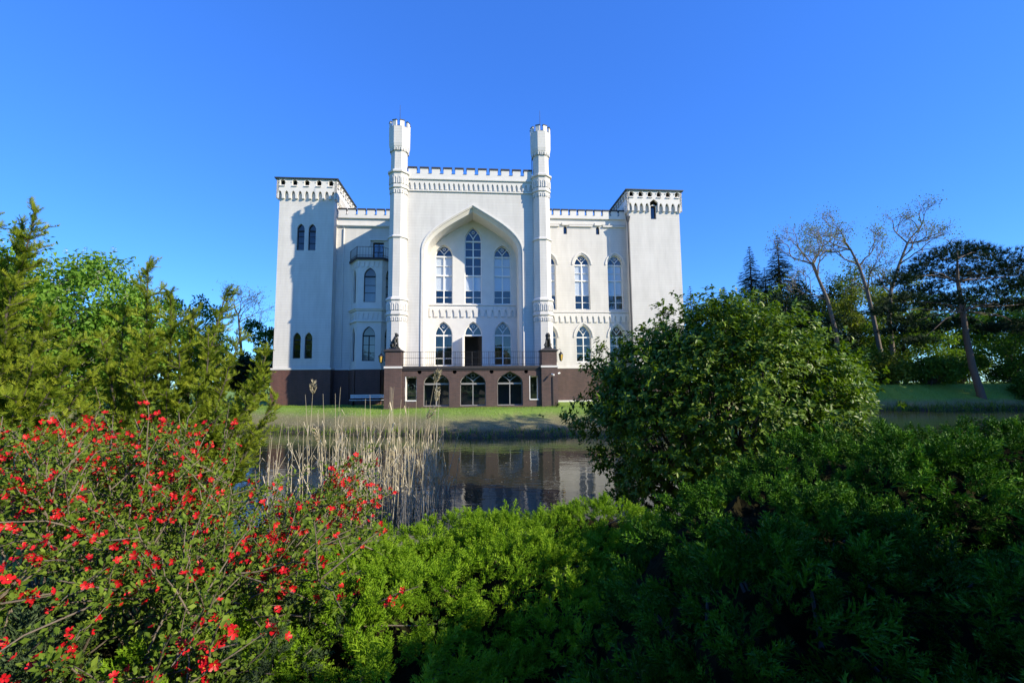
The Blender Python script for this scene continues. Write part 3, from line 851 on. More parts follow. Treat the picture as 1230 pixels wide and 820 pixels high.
for cu, sd in ((-5.47, -1), (5.83, 1)):
    pm = MB(); pm.box(cu - .60, cu + .60, -3.42, -2.2, -.8, 2.86); pm.box(cu - .55, cu + .55, -3.37, -2.27, 3.0, 4.02)
    pi_ = pm.build('terrace_pier', M_DBRICK, castle)
    MB().box(cu - .64, cu + .64, -3.46, -2.16, 2.86, 3.0).build('stone_band', M_SMOOTH, pi_)
    cm = MB(); cm.prism([(cu - .55, -3.37), (cu + .55, -3.37), (cu + .55, -2.27), (cu - .55, -2.27)], 4.02, 4.08); cm.prism([(cu - .64, -3.46), (cu + .64, -3.46), (cu + .64, -2.18), (cu - .64, -2.18)], 4.08, 4.16)
    cm.prism([(cu - .64, -3.46), (cu + .64, -3.46), (cu + .64, -2.18), (cu - .64, -2.18)], 4.16, 4.28, top=[(cu - .4, -3.2), (cu + .4, -3.2), (cu + .4, -2.44), (cu - .4, -2.44)])
    cm.build('pier_cap', M_COPING, pi_)
rb = MB()
for z in (3.12, 3.6, 4.05): rb.tube([(-4.9, TF, z), (5.25, TF, z)], [.014, .014], 5)
ro = rb.build('railing', M_IRON, castle)
me = MB().tube([(0, 0, 3.0), (0, 0, 4.06)], [.02, .02], 5).mesh('railing_post', M_IRON)
for k in range(9): link('railing_post', me, ro, (-4.8 + k * 1.24, TF, 0))
me = MB().tube([(0, 0, 3.12), (0, 0, 4.05)], [.007, .007], 4).mesh('baluster', M_IRON)
for k in range(70): link('baluster', me, ro, (-4.75 + k * .142, TF, 0))
bb = MB(); bb.tube([(6.05, -3.47, 0), (6.05, -3.47, 2.2)], [.03, .03], 6); bb.build('downpipe', M_IRON, castle)

# ------------------------------------------------------------------ planting: helpers
def ray(px, py):
    """direction through a point of the photograph, to read off where a thing stands"""
    return Fw + Rt * ((px - 615) / FPX) - Up * ((py - 410) / FPX)
def at_y(px, py, y):
    d = ray(px, py); return Vector((0, 0, EYE)) + d * (y / d.y)

def unit(a):
    return a / np.maximum(np.linalg.norm(a, axis=-1, keepdims=True), 1e-9)

def leafmesh(name, mat, parent, tv, tf, P, D, U, S, tint, W=None, label=None, stuff=False):
    """one mesh of many leaves / shoots: template tv, tf put at P, along D, face up towards U, size S"""
    tv = np.asarray(tv, float); tf = np.asarray(tf, int)
    P = np.asarray(P, float); D = unit(np.asarray(D, float)); n = len(P)
    X = unit(np.cross(D, U)); Z = np.cross(X, D)
    S = np.broadcast_to(np.asarray(S, float), (n,))
    Wd = S if W is None else S * W
    V = (P[:, None, :] + tv[None, :, 0:1] * X[:, None, :] * Wd[:, None, None] + tv[None, :, 1:2] * D[:, None, :] * S[:, None, None] + tv[None, :, 2:3] * Z[:, None, :] * S[:, None, None]).reshape(-1, 3)
    k = len(tv); m = tf.shape[1]
    Fc = (tf[None] + (np.arange(n) * k)[:, None, None]).reshape(-1, m)
    me = bpy.data.meshes.new(name)
    me.vertices.add(len(V)); me.vertices.foreach_set('co', V.ravel().astype(np.float32))
    me.loops.add(Fc.size); me.loops.foreach_set('vertex_index', Fc.ravel().astype(np.int32))
    me.polygons.add(len(Fc)); me.polygons.foreach_set('loop_start', (np.arange(len(Fc)) * m).astype(np.int32))
    me.polygons.foreach_set('loop_total', np.full(len(Fc), m, np.int32))
    at = me.attributes.new('tint', 'FLOAT', 'POINT')
    at.data.foreach_set('value', np.repeat(np.asarray(tint, np.float32), k))
    me.materials.append(mat)
    me.update(calc_edges=True)
    o = link(name, me, parent)
    if stuff: o['kind'] = 'stuff'
    if label: o['label'] = label
    return o

# leaf shapes (x across, y along, z up)
LEAF_V = [(0, 0, 0), (-.28, .42, .10), (0, 1, -.04), (.28, .42, .10)]
LEAF_F = [(0, 2, 1), (0, 3, 2)]
OVAL_V = [(0, 0, 0), (-.24, .28, .07), (-.25, .62, .05), (0, 1, -.08), (.25, .62, .05), (.24, .28, .07)]
OVAL_F = [(0, 3, 2, 1), (0, 5, 4, 3)]

def needle_shoot(n=9, w=.035, l=.26, up=.10, seed=0):
    """yew / fir shoot: pointed needles in two ranks along a stem, y 0..1"""
    r = random.Random(seed); v = []; f = []
    def tri(a, b, c):
        i = len(v); v.extend([a, b, c]); f.append((i, i + 1, i + 2))
    tri((-.014, 0, 0), (.014, 0, 0), (0, 1.04, .02))
    for i in range(n):
        y = .06 + .9 * i / n
        for s in (-1, 1):
            ll = l * (1 - .45 * (i / n) ** 2) * r.uniform(.8, 1.15); tz = up * r.uniform(.2, 1.6); fy = .16 * r.uniform(.6, 1.4)
            tri((0, y - w * .6, 0), (0, y + w * .6, 0), (s * ll, y + fy, tz))
    return v, f
def juniper_plume(seed=0):
    """feathery plume: short pointed scale shoots all round a stem, each with side shoots; y 0..1"""
    r = random.Random(seed); v = []; f = []
    def q(p, d, l, w):
        p = Vector(p); d = Vector(d).normalized(); s = d.cross(Vector((r.uniform(-1, 1), r.uniform(-1, 1), r.uniform(-1, 1)))).normalized() * w
        i = len(v); p = p - d * l * .08
        v.extend([tuple(p + s), tuple(p + d * l), tuple(p - s)]); f.append((i, i + 1, i + 2))
    q((0, .1, 0), (0, 1, 0), .95, .035)
    for i in range(10):
        t = i / 10; y = .05 + .85 * t; a = i * 2.4 + r.uniform(-.3, .3)
        L = (.38 * (1 - t) ** .6 + .14) * r.uniform(.8, 1.2)
        rad = Vector((math.cos(a), 0, .8 * math.sin(a))); d = rad * .72 + Vector((0, .85, 0.08))
        q((0, y, 0), d, L, .045)
        m = Vector((0, y, 0)) + d.normalized() * L * .35
        q(m, d + Vector((rad.z, .1, -rad.x)) * .8, L * .6, .04)
        q(m, d - Vector((rad.z, -.1, -rad.x)) * .8, L * .6, .04)
    return v, f

BARK_GREY = mat_bark('grey_bark', (.10, .085, .07), (.035, .03, .026))
BARK_PINE = mat_bark('pine_bark', (.17, .125, .095), (.06, .045, .035))
BARK_PALE = mat_bark('pale_twig', (.22, .18, .14), (.10, .08, .06))
LM = {
    'spring': mat_leaf('spring_leaves', (.09, .16, .018), (.14, .235, .022), (.21, .30, .04), transl=.35),
    'mid': mat_leaf('mid_green_leaves', (.045, .10, .015), (.075, .16, .018), (.12, .22, .03), transl=.3),
    'chestnut': mat_leaf('chestnut_leaves', (.10, .20, .025), (.16, .29, .035), (.24, .38, .055), transl=.4),
    'dark': mat_leaf('dark_evergreen_needles', (.010, .026, .012), (.016, .038, .014), (.03, .06, .018), rough=.65, transl=.08),
    'pine': mat_leaf('pine_needles', (.008, .024, .012), (.013, .034, .013), (.026, .055, .016), rough=.65, transl=.08),
    'yew': mat_leaf('yew_needles', (.085, .13, .015), (.18, .24, .02), (.31, .35, .035), rough=.5, transl=.35),
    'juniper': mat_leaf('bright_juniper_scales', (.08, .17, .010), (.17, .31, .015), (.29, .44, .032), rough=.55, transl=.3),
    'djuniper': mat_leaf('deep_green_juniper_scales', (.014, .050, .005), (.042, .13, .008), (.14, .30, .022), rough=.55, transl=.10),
    'gjuniper': mat_leaf('grey_green_juniper_scales', (.04, .07, .03), (.065, .105, .045), (.11, .15, .075), rough=.6, transl=.15),
    'laurel': mat_leaf('glossy_broad_leaves', (.045, .095, .009), (.10, .175, .012), (.19, .275, .028), rough=.40, transl=.25, spec=.22),
    'quince': mat_leaf('small_quince_leaves', (.06, .11, .014), (.12, .19, .02), (.21, .28, .04), rough=.55, transl=.25),
    'olive': mat_leaf('olive_spring_leaves', (.09, .125, .018), (.14, .18, .024), (.21, .25, .04), transl=.35),
    'blossom': mat_leaf('cream_blossom', (.55, .52, .40), (.68, .65, .55), (.75, .70, .62), rough=.6, transl=.3),
    'straw': mat_leaf('dry_straw', (.40, .35, .24), (.56, .49, .36), (.68, .61, .46), rough=.7, transl=.2),
    'turf': mat_leaf('turf_blades', (.09, .18, .016), (.15, .26, .025), (.25, .31, .06), rough=.7, transl=.25),
}

def clump_points(rg, c, r, n, flat=.75):
    """points spread through a leaf clump, denser towards its skin"""
    d = unit(rg.normal(size=(n, 3))); rr = rg.random(n) ** .45
    return c + d * rr[:, None] * np.array([r, r, r * flat]), d

def limb(mb, a, b, r0, r1, rg, seg=5, wob=.08, sag=0.0, sides=6):
    a = np.array(a, float); b = np.array(b, float); L = np.linalg.norm(b - a)
    pts = []
    off = np.zeros(3)
    for i in range(seg + 1):
        t = i / seg
        off = off + rg.normal(size=3) * wob * L / seg * (1 if 0 < i < seg else 0)
        p = a + (b - a) * t + off * math.sin(math.pi * t); p[2] -= sag * L * math.sin(math.pi * t)
        pts.append(p)
    mb.tube(pts, [r0 + (r1 - r0) * i / seg for i in range(seg + 1)], sides, cap=False)
    return pts

def leafy_tree(name, label, base, h, R, mat, seed, nclump=45, per=130, leaf=.34, trunk=.28, bole=.25, flat=.75, bark=None, cat='tree', group=None, squash=1.0, lean=(0, 0), clump=.26, shape=LEAF_V, shapef=LEAF_F, droop=.3, blossoms=0, tintbias=0.0, shrub=False):
    rg = np.random.default_rng(seed)
    base = np.array(base, float)
    root = empty(name, base); tag(root, label, cat, group)
    mb = MB(); top = np.array([lean[0], lean[1], h * .86])
    if not shrub:
        tp = limb(mb, (0, 0, -.3), top, trunk, trunk * .18, rg, 8, .05, sides=8)
    zc = h * (bole + (1 - bole) * .5); hz = h * (1 - bole) * .5
    C = []
    while len(C) < nclump:
        d = unit(rg.normal(size=3)); rr = rg.random() ** .4
        p = d * rr * np.array([R, R * squash, hz]); 
        tz = (p[2] / hz + 1) / 2
        if math.hypot(p[0], p[1]) > R * (1.08 - .55 * max(0, tz - .35)): continue
        C.append(p + np.array([lean[0] * tz, lean[1] * tz, zc]))
    C = np.array(C)
    Ps, Ds, Us, Tt = [], [], [], []
    for c in C:
        r = R * clump * rg.uniform(.65, 1.25)
        if not shrub:
            i = int(np.clip((c[2] - .35 * R) / (h * .86) * 8, 1, 7)); s = np.array(tp[i])
            if i < 8: limb(mb, s, c, max(.02, trunk * .30 * (1 - i / 10)), .012 + trunk * .03, rg, 4, .12, sides=5)
        else:
            limb(mb, (rg.normal() * R * .12, rg.normal() * R * .12, -.15), c, trunk, trunk * .25, rg, 4, .1, sides=5)
        p, d = clump_points(rg, c, r, per, flat)
        Ps.append(p); Ds.append(d * .7 + rg.normal(size=(per, 3)) * .6 + np.array([0, 0, -droop])); Us.append(d * .6 + rg.normal(size=(per, 3)) * .4 + np.array([0, 0, .8]))
        Tt.append(np.clip(rg.normal(.5 + tintbias + rg.normal() * .12, .22, per), 0, 1))
    mb.build('trunk' if not shrub else 'stems', bark or BARK_GREY, root)
    P = np.concatenate(Ps); n = len(P)
    leafmesh('crown', mat, root, shape, shapef, P, np.concatenate(Ds), np.concatenate(Us), leaf * rg.uniform(.7, 1.3, n), np.concatenate(Tt), stuff=False)
    if blossoms:
        # upright candles on the skin of the crown
        d = unit(rg.normal(size=(blossoms * 3, 3)) + np.array([0, 0, .35])); cc = C[rg.integers(0, len(C), blossoms * 3)]
        p = cc + d * R * clump * np.array([1, 1, flat]) * .93; p = p[p[:, 2] > zc - hz * .6][:blossoms]; n = len(p)
        k = 14; pp = np.repeat(p, k, 0); t = np.tile(np.linspace(0, 1, k), n)[:, None]
        ang = rg.random((n * k, 1)) * 6.28; rad = .07 * (1 - t * .75)
        pp = pp + np.concatenate([np.cos(ang) * rad, np.sin(ang) * rad, t * .30], 1)
        leafmesh('blossoms', LM['blossom'], root, LEAF_V, LEAF_F, pp, np.concatenate([np.cos(ang), np.sin(ang), ang * 0 + .5], 1), np.tile([[0, 0, 1.]], (n * k, 1)) + rg.normal(size=(n * k, 3)) * .3, .09, rg.random(n * k), stuff=True)
    return root

def conifer(name, label, base, h, R, mat, seed, levels=44, per=10, cat='tree', droop=.25, group=None, top_open=.0, leaf=.7):
    rg = np.random.default_rng(seed); base = np.array(base, float)
    root = empty(name, base); tag(root, label, cat, group)
    mb = MB(); mb.tube([(0, 0, -.3), (0, 0, h * .5), (0, 0, h)], [h * .018, h * .011, .02], 7)
    v, f = needle_shoot(4, .15, .36, .02, seed)
    Ps, Ds, Us, Sz = [], [], [], []
    for i in range(levels):
        t = .22 + .78 * (i / (levels - 1)) ** .92
        z = h * t; L0 = R * (1 - t) ** .9 + .05
        n = max(3, int(per * (1 - t * .5)))
        a0 = rg.random() * 6.28
        for k in range(n):
            if rg.random() < top_open: continue
            a = a0 + 6.28 * k / n + rg.normal() * .15; L = L0 * rg.uniform(.7, 1.15)
            d = np.array([math.cos(a), math.sin(a), 0])
            m = max(3, int(L / (leaf * .36)))
            tip = None
            pts = []
            for j in range(m + 1):
                s = j / m
                p = np.array([0, 0, z]) + d * L * s + np.array([0, 0, -droop * L * (s * 1.3 - .55 * s * s)])
                pts.append(p)
                if s > .12:
                    for q in (-1, 1):
                        side = np.array([-d[1], d[0], 0]) * q
                        Ps.append(p + rg.normal(size=3) * .04); Ds.append(d * .75 + side * rg.uniform(.3, .9) + np.array([0, 0, -.25 + rg.normal() * .15])); Us.append(np.array([0, 0, 1.]) + rg.normal(size=3) * .25); Sz.append(.3 + .7 * min(1, (1 - t) * 4.5))
            if L > .5: mb.tube([pts[0], pts[len(pts) // 2], pts[-1]], [.035, .022, .008], 4, cap=False)
    mb.build('trunk', BARK_GREY, root)
    P = np.array(Ps); n = len(P)
    leafmesh('crown', mat, root, v, f, P, np.array(Ds), np.array(Us), np.array(Sz) * leaf * rg.uniform(.75, 1.25, n), np.clip(rg.normal(.45, .25, n), 0, 1))
    return root

def bare_tree(name, label, base, path, r0, seed, mat, depth=4, spread=.75, leaves=0, leafmat=None, ext=3.2):
    """open crooked tree: trunk follows path (world points), then forks again and again"""
    rg = np.random.default_rng(seed)
    base = np.array(base, float); root = empty(name, base); tag(root, label, 'tree')
    mb = MB(); tips = []
    def grow(p, d, L, r, k):
        n = 4; pts = [p]; q = p.copy()
        for i in range(n):
            d = unit(d + rg.normal(size=3) * .20 + np.array([0, 0, .04])); q = q + d * L / n; pts.append(q.copy())
        mb.tube(pts, [r * (1 - .4 * i / n) for i in range(n + 1)], 5 if r > .05 else 3, cap=False)
        if k == 0: tips.append((q, d)); return
        for c in range(3 if k > 1 else 5):
            nd = unit(d + unit(rg.normal(size=3)) * spread); nd[2] = nd[2] * .75 + .15
            grow(pts[-1] if c < 2 else pts[-2], nd, L * rg.uniform(.58, .8), r * .58, k - 1)
    pts = [np.array(q, float) - base for q in path]
    n = len(pts); mb.tube(pts, [r0 * (1 - .65 * i / (n - 1)) for i in range(n)], 7, cap=False)
    for i in range(n // 2, n):
        d = unit(pts[i] - pts[i - 1])
        for c in range(2 if i < n - 1 else 4):
            nd = unit(d + unit(rg.normal(size=3)) * .9); nd[2] = abs(nd[2]) * .7 + .15
            grow(pts[i], nd, ext * rg.uniform(.7, 1.1), r0 * .30, depth - 1)
    mb.build('trunk', mat, root)
    if leaves:
        idx = rg.integers(0, len(tips), leaves); T = np.array([tips[i][0] for i in idx]) + rg.normal(size=(leaves, 3)) * .45
        leafmesh('crown', leafmat, root, LEAF_V, LEAF_F, T, rg.normal(size=(leaves, 3)), rg.normal(size=(leaves, 3)) + np.array([0, 0, .8]), .2 * rg.uniform(.6, 1.3, leaves), rg.random(leaves), stuff=False)
    return root

def stand(px, y, dz=0.0):
    """ground point seen at column px, at depth y"""
    x = at_y(px, 430, y).x
    return (x, y, gh(x, y) + dz)
def height_to(px, py, y):
    p = at_y(px, py, y); return p.z - gh(p.x, y)

# ------------------------------------------------------------------ background planting, right
b = stand(1173, 48); 
def pine():
    rg = np.random.default_rng(5)
    base = np.array(b); root = empty('pine_tree', base); tag(root, 'tall dark pine with leaning pale trunk and flat spreading crown on the far bank', 'tree')
    mb = MB()
    tk = [np.array(at_y(x, y, 48)) - base for x, y in ((1176, 466), (1168, 440), (1161, 405), (1156, 370), (1150, 335), (1150, 308))]
    tk[0] = np.array([0.2, 0, -.3])
    mb.tube(tk, [.38, .31, .27, .23, .16, .07], 9, cap=False)
    Ps, Ds, Us = [], [], []
    pads = [(1150, 300, 26), (1172, 304, 22), (1124, 312, 26), (1196, 312, 30), (1226, 320, 30), (1255, 330, 34), (1100, 326, 24), (1078, 338, 20), (1140, 330, 30), (1180, 332, 30), (1220, 345, 30), (1110, 350, 28), (1085, 362, 22),
            (1066, 374, 16), (1130, 366, 28), (1160, 356, 26), (1200, 366, 26), (1240, 365, 30), (1092, 386, 24), (1120, 394, 22), (1150, 388, 18), (1074, 398, 16), (1215, 392, 26), (1250, 395, 28), (1104, 410, 16), (1190, 395, 18)]
    for x, y, r in pads:
        c = np.array(at_y(x, y, 48 + rg.uniform(-4.5, 4.5))) - base; R = r * 48 / 547 * 1.05
        i = int(np.clip((c[2] - 2) / 12 * 5, 3, 5)); s = tk[i] * .9 + tk[i - 1] * .1
        pp = limb(mb, s, c, .075, .02, rg, 5, .12, sag=-.05, sides=5)
        n = int(140 * R)
        p, d = clump_points(rg, c, R, n, .30)
        Ps.append(p); Ds.append(d * .8 + np.array([0, 0, .75]) + rg.normal(size=(n, 3)) * .35); Us.append(rg.normal(size=(n, 3)))
    mb.build('trunk', BARK_PINE, root)
    P = np.concatenate(Ps); n = len(P); v = []; f = []
    for k in range(7):                                  # tuft of stiff needles
        a = k * 2.4; t = .55
        dx, dz = math.sin(t) * math.cos(a), math.sin(t) * math.sin(a)
        i = len(v); v += [(-.07, 0, 0), (.07, 0, 0), (dx, .85 + .1 * (k % 3), dz)]; f.append((i, i + 1, i + 2))
    leafmesh('crown', LM['pine'], root, v, f, P, np.concatenate(Ds), np.concatenate(Us), .42 * rg.uniform(.7, 1.3, n), np.clip(rg.normal(.45, .25, n), 0, 1))
pine()

conifer('spruce_tree', 'shorter pointed dark spruce to the left of the tallest spruce', stand(908, 66), height_to(908, 297, 66), 5.2, LM['dark'], 21)
conifer('spruce_tree', 'tallest pointed dark spruce between the castle and the bare trees', stand(943, 64), height_to(943, 283, 64), 5.8, LM['dark'], 22)
conifer('spruce_tree', 'narrow dark spruce just left of the twin spruces, top barely above the big shrub', stand(874, 70), height_to(874, 345, 70), 4.0, LM['dark'], 23)
conifer('spruce_tree', 'dark spruce close behind the shorter twin, filling the clump', stand(925, 70), height_to(925, 322, 70), 5.4, LM['dark'], 25)
conifer('spruce_tree', 'dark spruce on the right flank of the spruce clump', stand(966, 68), height_to(966, 326, 68), 5.2, LM['dark'], 26)
conifer('fir_tree', 'sparse blue-green fir peeping out beside the right castle tower', stand(833, 78), height_to(832, 344, 78), 4.6, LM['dark'], 24, levels=34, per=7, droop=-.02, top_open=.1)
leafy_tree('evergreen_tree', 'broad dark evergreen in front of the spruces behind the big shrub', stand(950, 56), height_to(950, 338, 56), 6.4, LM['dark'], 31, 80, 150, .42, bole=.0, clump=.22)
leafy_tree('evergreen_tree', 'dark rounded evergreen beneath the left bare tree', stand(985, 60), height_to(985, 385, 60), 4.2, LM['dark'], 32, 60, 130, .42, bole=.0, clump=.24)
bare_tree('bare_tree', 'crooked bare tree left of the pair, with a slender forked trunk', stand(1012, 52), [at_y(x, y, 52) for x, y in ((1012, 468), (1008, 430), (1003, 395), (994, 360), (982, 332), (976, 318))], .32, 41, BARK_PALE, 4, .8, 1200, LM['olive'], 2.5)
bare_tree('bare_tree', 'tall bare tree with two crooked main limbs and thin spring leaf', stand(1062, 58), [at_y(x, y, 58) for x, y in ((1062, 466), (1058, 425), (1050, 385), (1042, 350), (1032, 320), (1022, 300))], .34, 42, BARK_PALE, 4, .8, 2600, LM['olive'], 3.0)
bare_tree('bare_tree', 'tallest twisted bare tree beside the pine, limbs reaching right', stand(1078, 60), [at_y(x, y, 60) for x, y in ((1076, 466), (1072, 420), (1068, 385), (1070, 350), (1080, 318), (1090, 292))], .36, 43, BARK_PALE, 4, .8, 2200, LM['olive'], 2.9)
leafy_tree('spring_tree', 'yellow-green young tree in leaf behind the bare trunks', stand(1030, 66), height_to(1030, 318, 66), 5.6, LM['olive'], 51, 90, 110, .36, bole=.1, clump=.22)
leafy_tree('spring_tree', 'pale spring-green tree left of the pine trunk', stand(1085, 62), height_to(1085, 372, 62), 5.0, LM['spring'], 52, 80, 120, .34, bole=.05, clump=.24)
leafy_tree('spring_tree', 'airy olive tree between the two taller bare trees', stand(1055, 72), height_to(1065, 312, 72), 6.5, LM['olive'], 53, 90, 90, .36, bole=.15, clump=.2)
for i, (px, y, py, R, mt, lb) in enumerate([
        (1062, 53, 424, 3.2, 'olive', 'olive-green rounded bush on the far bank left of the pine'),
        (1112, 52, 428, 3.0, 'mid', 'mid-green low bush just left of the pine trunk'),
        (1030, 55, 418, 2.6, 'mid', 'darker bush at the far bank beneath the bare trees'),
        (1215, 53, 398, 3.6, 'mid', 'green bush right of the pine trunk at the picture edge'),
        (1248, 47, 440, 2.6, 'mid', 'leafy bush mostly cut off by the right picture edge'),
        (1150, 58, 420, 3.4, 'spring', 'lighter green bush half hidden behind the pine trunk')]):
    leafy_tree('bush', lb, stand(px, y), height_to(px, py, y), R, LM[mt], 60 + i, 46, 130, .30, trunk=.06, bole=-.05, shrub=True, cat='bush', group='bushes on the far bank', clump=.3)
for i, (px, y, py, R, mt, lb) in enumerate([
        (1140, 80, 345, 6.5, 'mid', 'large green tree behind the pine crown'), (1215, 76, 335, 6.5, 'mid', 'large green tree behind the pine at the right edge'),
        (1000, 84, 345, 6.0, 'dark', 'dark tree far back between spruces and bare trees'), (1290, 66, 330, 6.5, 'mid', 'big tree cut off by the right picture edge'),
        (900, 88, 375, 5.5, 'dark', 'dark tree far behind the twin spruces')]):
    leafy_tree('woodland_tree', lb, stand(px, y), height_to(px, py, y), R, LM[mt], 80 + i, 70, 120, .5, bole=.05, group='woodland trees behind the far bank', clump=.24)

# ------------------------------------------------------------------ background planting, left
c_ = at_y(45, 400, 24)
leafy_tree('horse_chestnut_tree', 'big flowering chestnut with white blossom candles at left', (c_.x - 1.2, 24, gh(c_.x, 24)), height_to(60, 292, 24), 6.4, LM['chestnut'], 101, 220, 230, .25, bole=.06, clump=.2, droop=.7, blossoms=600)
leafy_tree('spring_tree', 'light green airy tree between the chestnut and the yew tip', stand(152, 46), height_to(152, 340, 46), 3.6, LM['spring'], 102, 60, 120, .32, bole=.1, clump=.22)
leafy_tree('spring_tree', 'fresh green tree behind the yew shoots', stand(225, 48), height_to(228, 352, 48), 4.0, LM['mid'], 103, 70, 130, .32, bole=.05, clump=.24)
leafy_tree('evergreen_tree', 'dark evergreen low between the chestnut and the yew', stand(170, 40), height_to(168, 398, 40), 2.6, LM['dark'], 104, 50, 140, .34, bole=0, clump=.26)
leafy_tree('spring_tree', 'green tree beside the left castle tower', stand(318, 58), height_to(318, 376, 58), 3.0, LM['mid'], 105, 60, 110, .34, bole=.02, clump=.24)
bare_tree('bare_tree', 'thin bare tree left of the castle tower with fine twigs', stand(292, 60), [at_y(x, y, 60) for x, y in ((292, 480), (291, 440), (289, 410), (287, 388), (286, 378))], .22, 44, BARK_GREY, 4, .7, 700, LM['olive'], 2.2)
leafy_tree('evergreen_tree', 'dark shaded tree at the foot of the left castle tower', stand(300, 52), height_to(300, 425, 52), 2.4, LM['dark'], 106, 50, 130, .36, bole=0, clump=.28)
leafy_tree('spring_tree', 'bright green tree behind the right side of the yew', stand(262, 64), height_to(264, 400, 64), 4.0, LM['spring'], 107, 60, 110, .36, bole=.02, clump=.24)
leafy_tree('spring_tree', 'mid-green tree low behind the chestnut', stand(115, 52), height_to(115, 385, 52), 4.0, LM['mid'], 108, 60, 120, .36, bole=.02, clump=.24)

# woods behind the photographer, seen only as dark reflections in panes and water
def woods():
    rg = np.random.default_rng(77); P = []
    for i in range(90):
        a = rg.uniform(-1.0, 1.25); r = rg.uniform(34, 46)
        c = np.array([math.sin(a) * r, -math.cos(a) * r, rg.uniform(1.5, 8.0)])
        p, d = clump_points(rg, c, 3.0, 130, .9); P.append(p)
    P = np.concatenate(P); n = len(P)
    o = leafmesh('woods', LM['mid'], None, LEAF_V, LEAF_F, P, rg.normal(size=(n, 3)), rg.normal(size=(n, 3)), 1.1, rg.random(n), stuff=True)
    tag(o, 'distant belt of woodland on the near side of the park', 'woods', kind='stuff')
woods()

# ------------------------------------------------------------------ big glossy shrub at the water's edge
def broad_shrub(name, label, base, R, Ry, h, mat, seed, n_clump, per, leaf, shape_fn=None, zlow=0.0, cat='bush'):
    rg = np.random.default_rng(seed); base = np.array(base, float)
    root = empty(name, base); tag(root, label, cat)
    mb = MB(); Ps, Ds, Us, Tt = [], [], [], []
    k = 0
    while k < n_clump:
        d = unit(rg.normal(size=3)); d[2] = abs(d[2]) if rg.random() < .3 else d[2]
        rr = .62 + .38 * rg.random() ** .6
        sh = 1 + .06 * math.sin(3 * math.atan2(d[1], d[0]) + seed) + .04 * math.sin(9 * d[2] + 5 * d[0]) + .025 * rg.normal()
        p = d * rr * np.array([R, Ry, h * .54]) * sh + np.array([0, 0, h * .48])
        if p[2] < zlow: continue
        k += 1
        if k % 5 == 0: limb(mb, (rg.normal() * .25, rg.normal() * .25, -.1), p * .97, .04, .008, rg, 5, .10, sides=5)
        r = .24 * rg.uniform(.6, 1.3)
        out = unit(p - np.array([0, 0, h * .3]))
        # whorls: leaves spray out round the tip of a twig
        nt = per // 8
        tips = p + rg.normal(size=(nt, 3)) * r * .6
        for t in tips:
            ax = unit(out + rg.normal(size=3) * .45 + np.array([0, 0, .35]))
            a = rg.random(8) * 6.28; b1 = unit(np.cross(ax, [0.3, .2, 1.0])); b2 = np.cross(ax, b1)
            rad = np.cos(a)[:, None] * b1 + np.sin(a)[:, None] * b2
            Ps.append(t + ax * rg.uniform(-.06, .04, (8, 1))); Ds.append(rad * .85 + ax * rg.uniform(-.1, .8, (8, 1)) + np.array([0, 0, -.28])); Us.append(ax + rg.normal(size=(8, 3)) * .25)
            Tt.append(np.clip(rg.normal(.42, .22, 8) + .12 * (t[2] > h * .6), 0, 1))
    mb.build('stems', BARK_GREY, root)
    P = np.concatenate(Ps); n = len(P)
    leafmesh('crown', mat, root, LEAF_V, LEAF_F, P, np.concatenate(Ds), np.concatenate(Us), leaf * rg.uniform(.65, 1.25, n), np.concatenate(Tt), W=np.full(n, .85))
    return root
bs = at_y(872, 600, 8.6)
broad_shrub('broadleaf_shrub', 'big dome-shaped evergreen shrub with glossy leaves at the water edge', (bs.x + .1, 8.9, -1.15), 2.66, 2.2, 4.12, LM['laurel'], 201, 900, 112, .094, zlow=-.1)

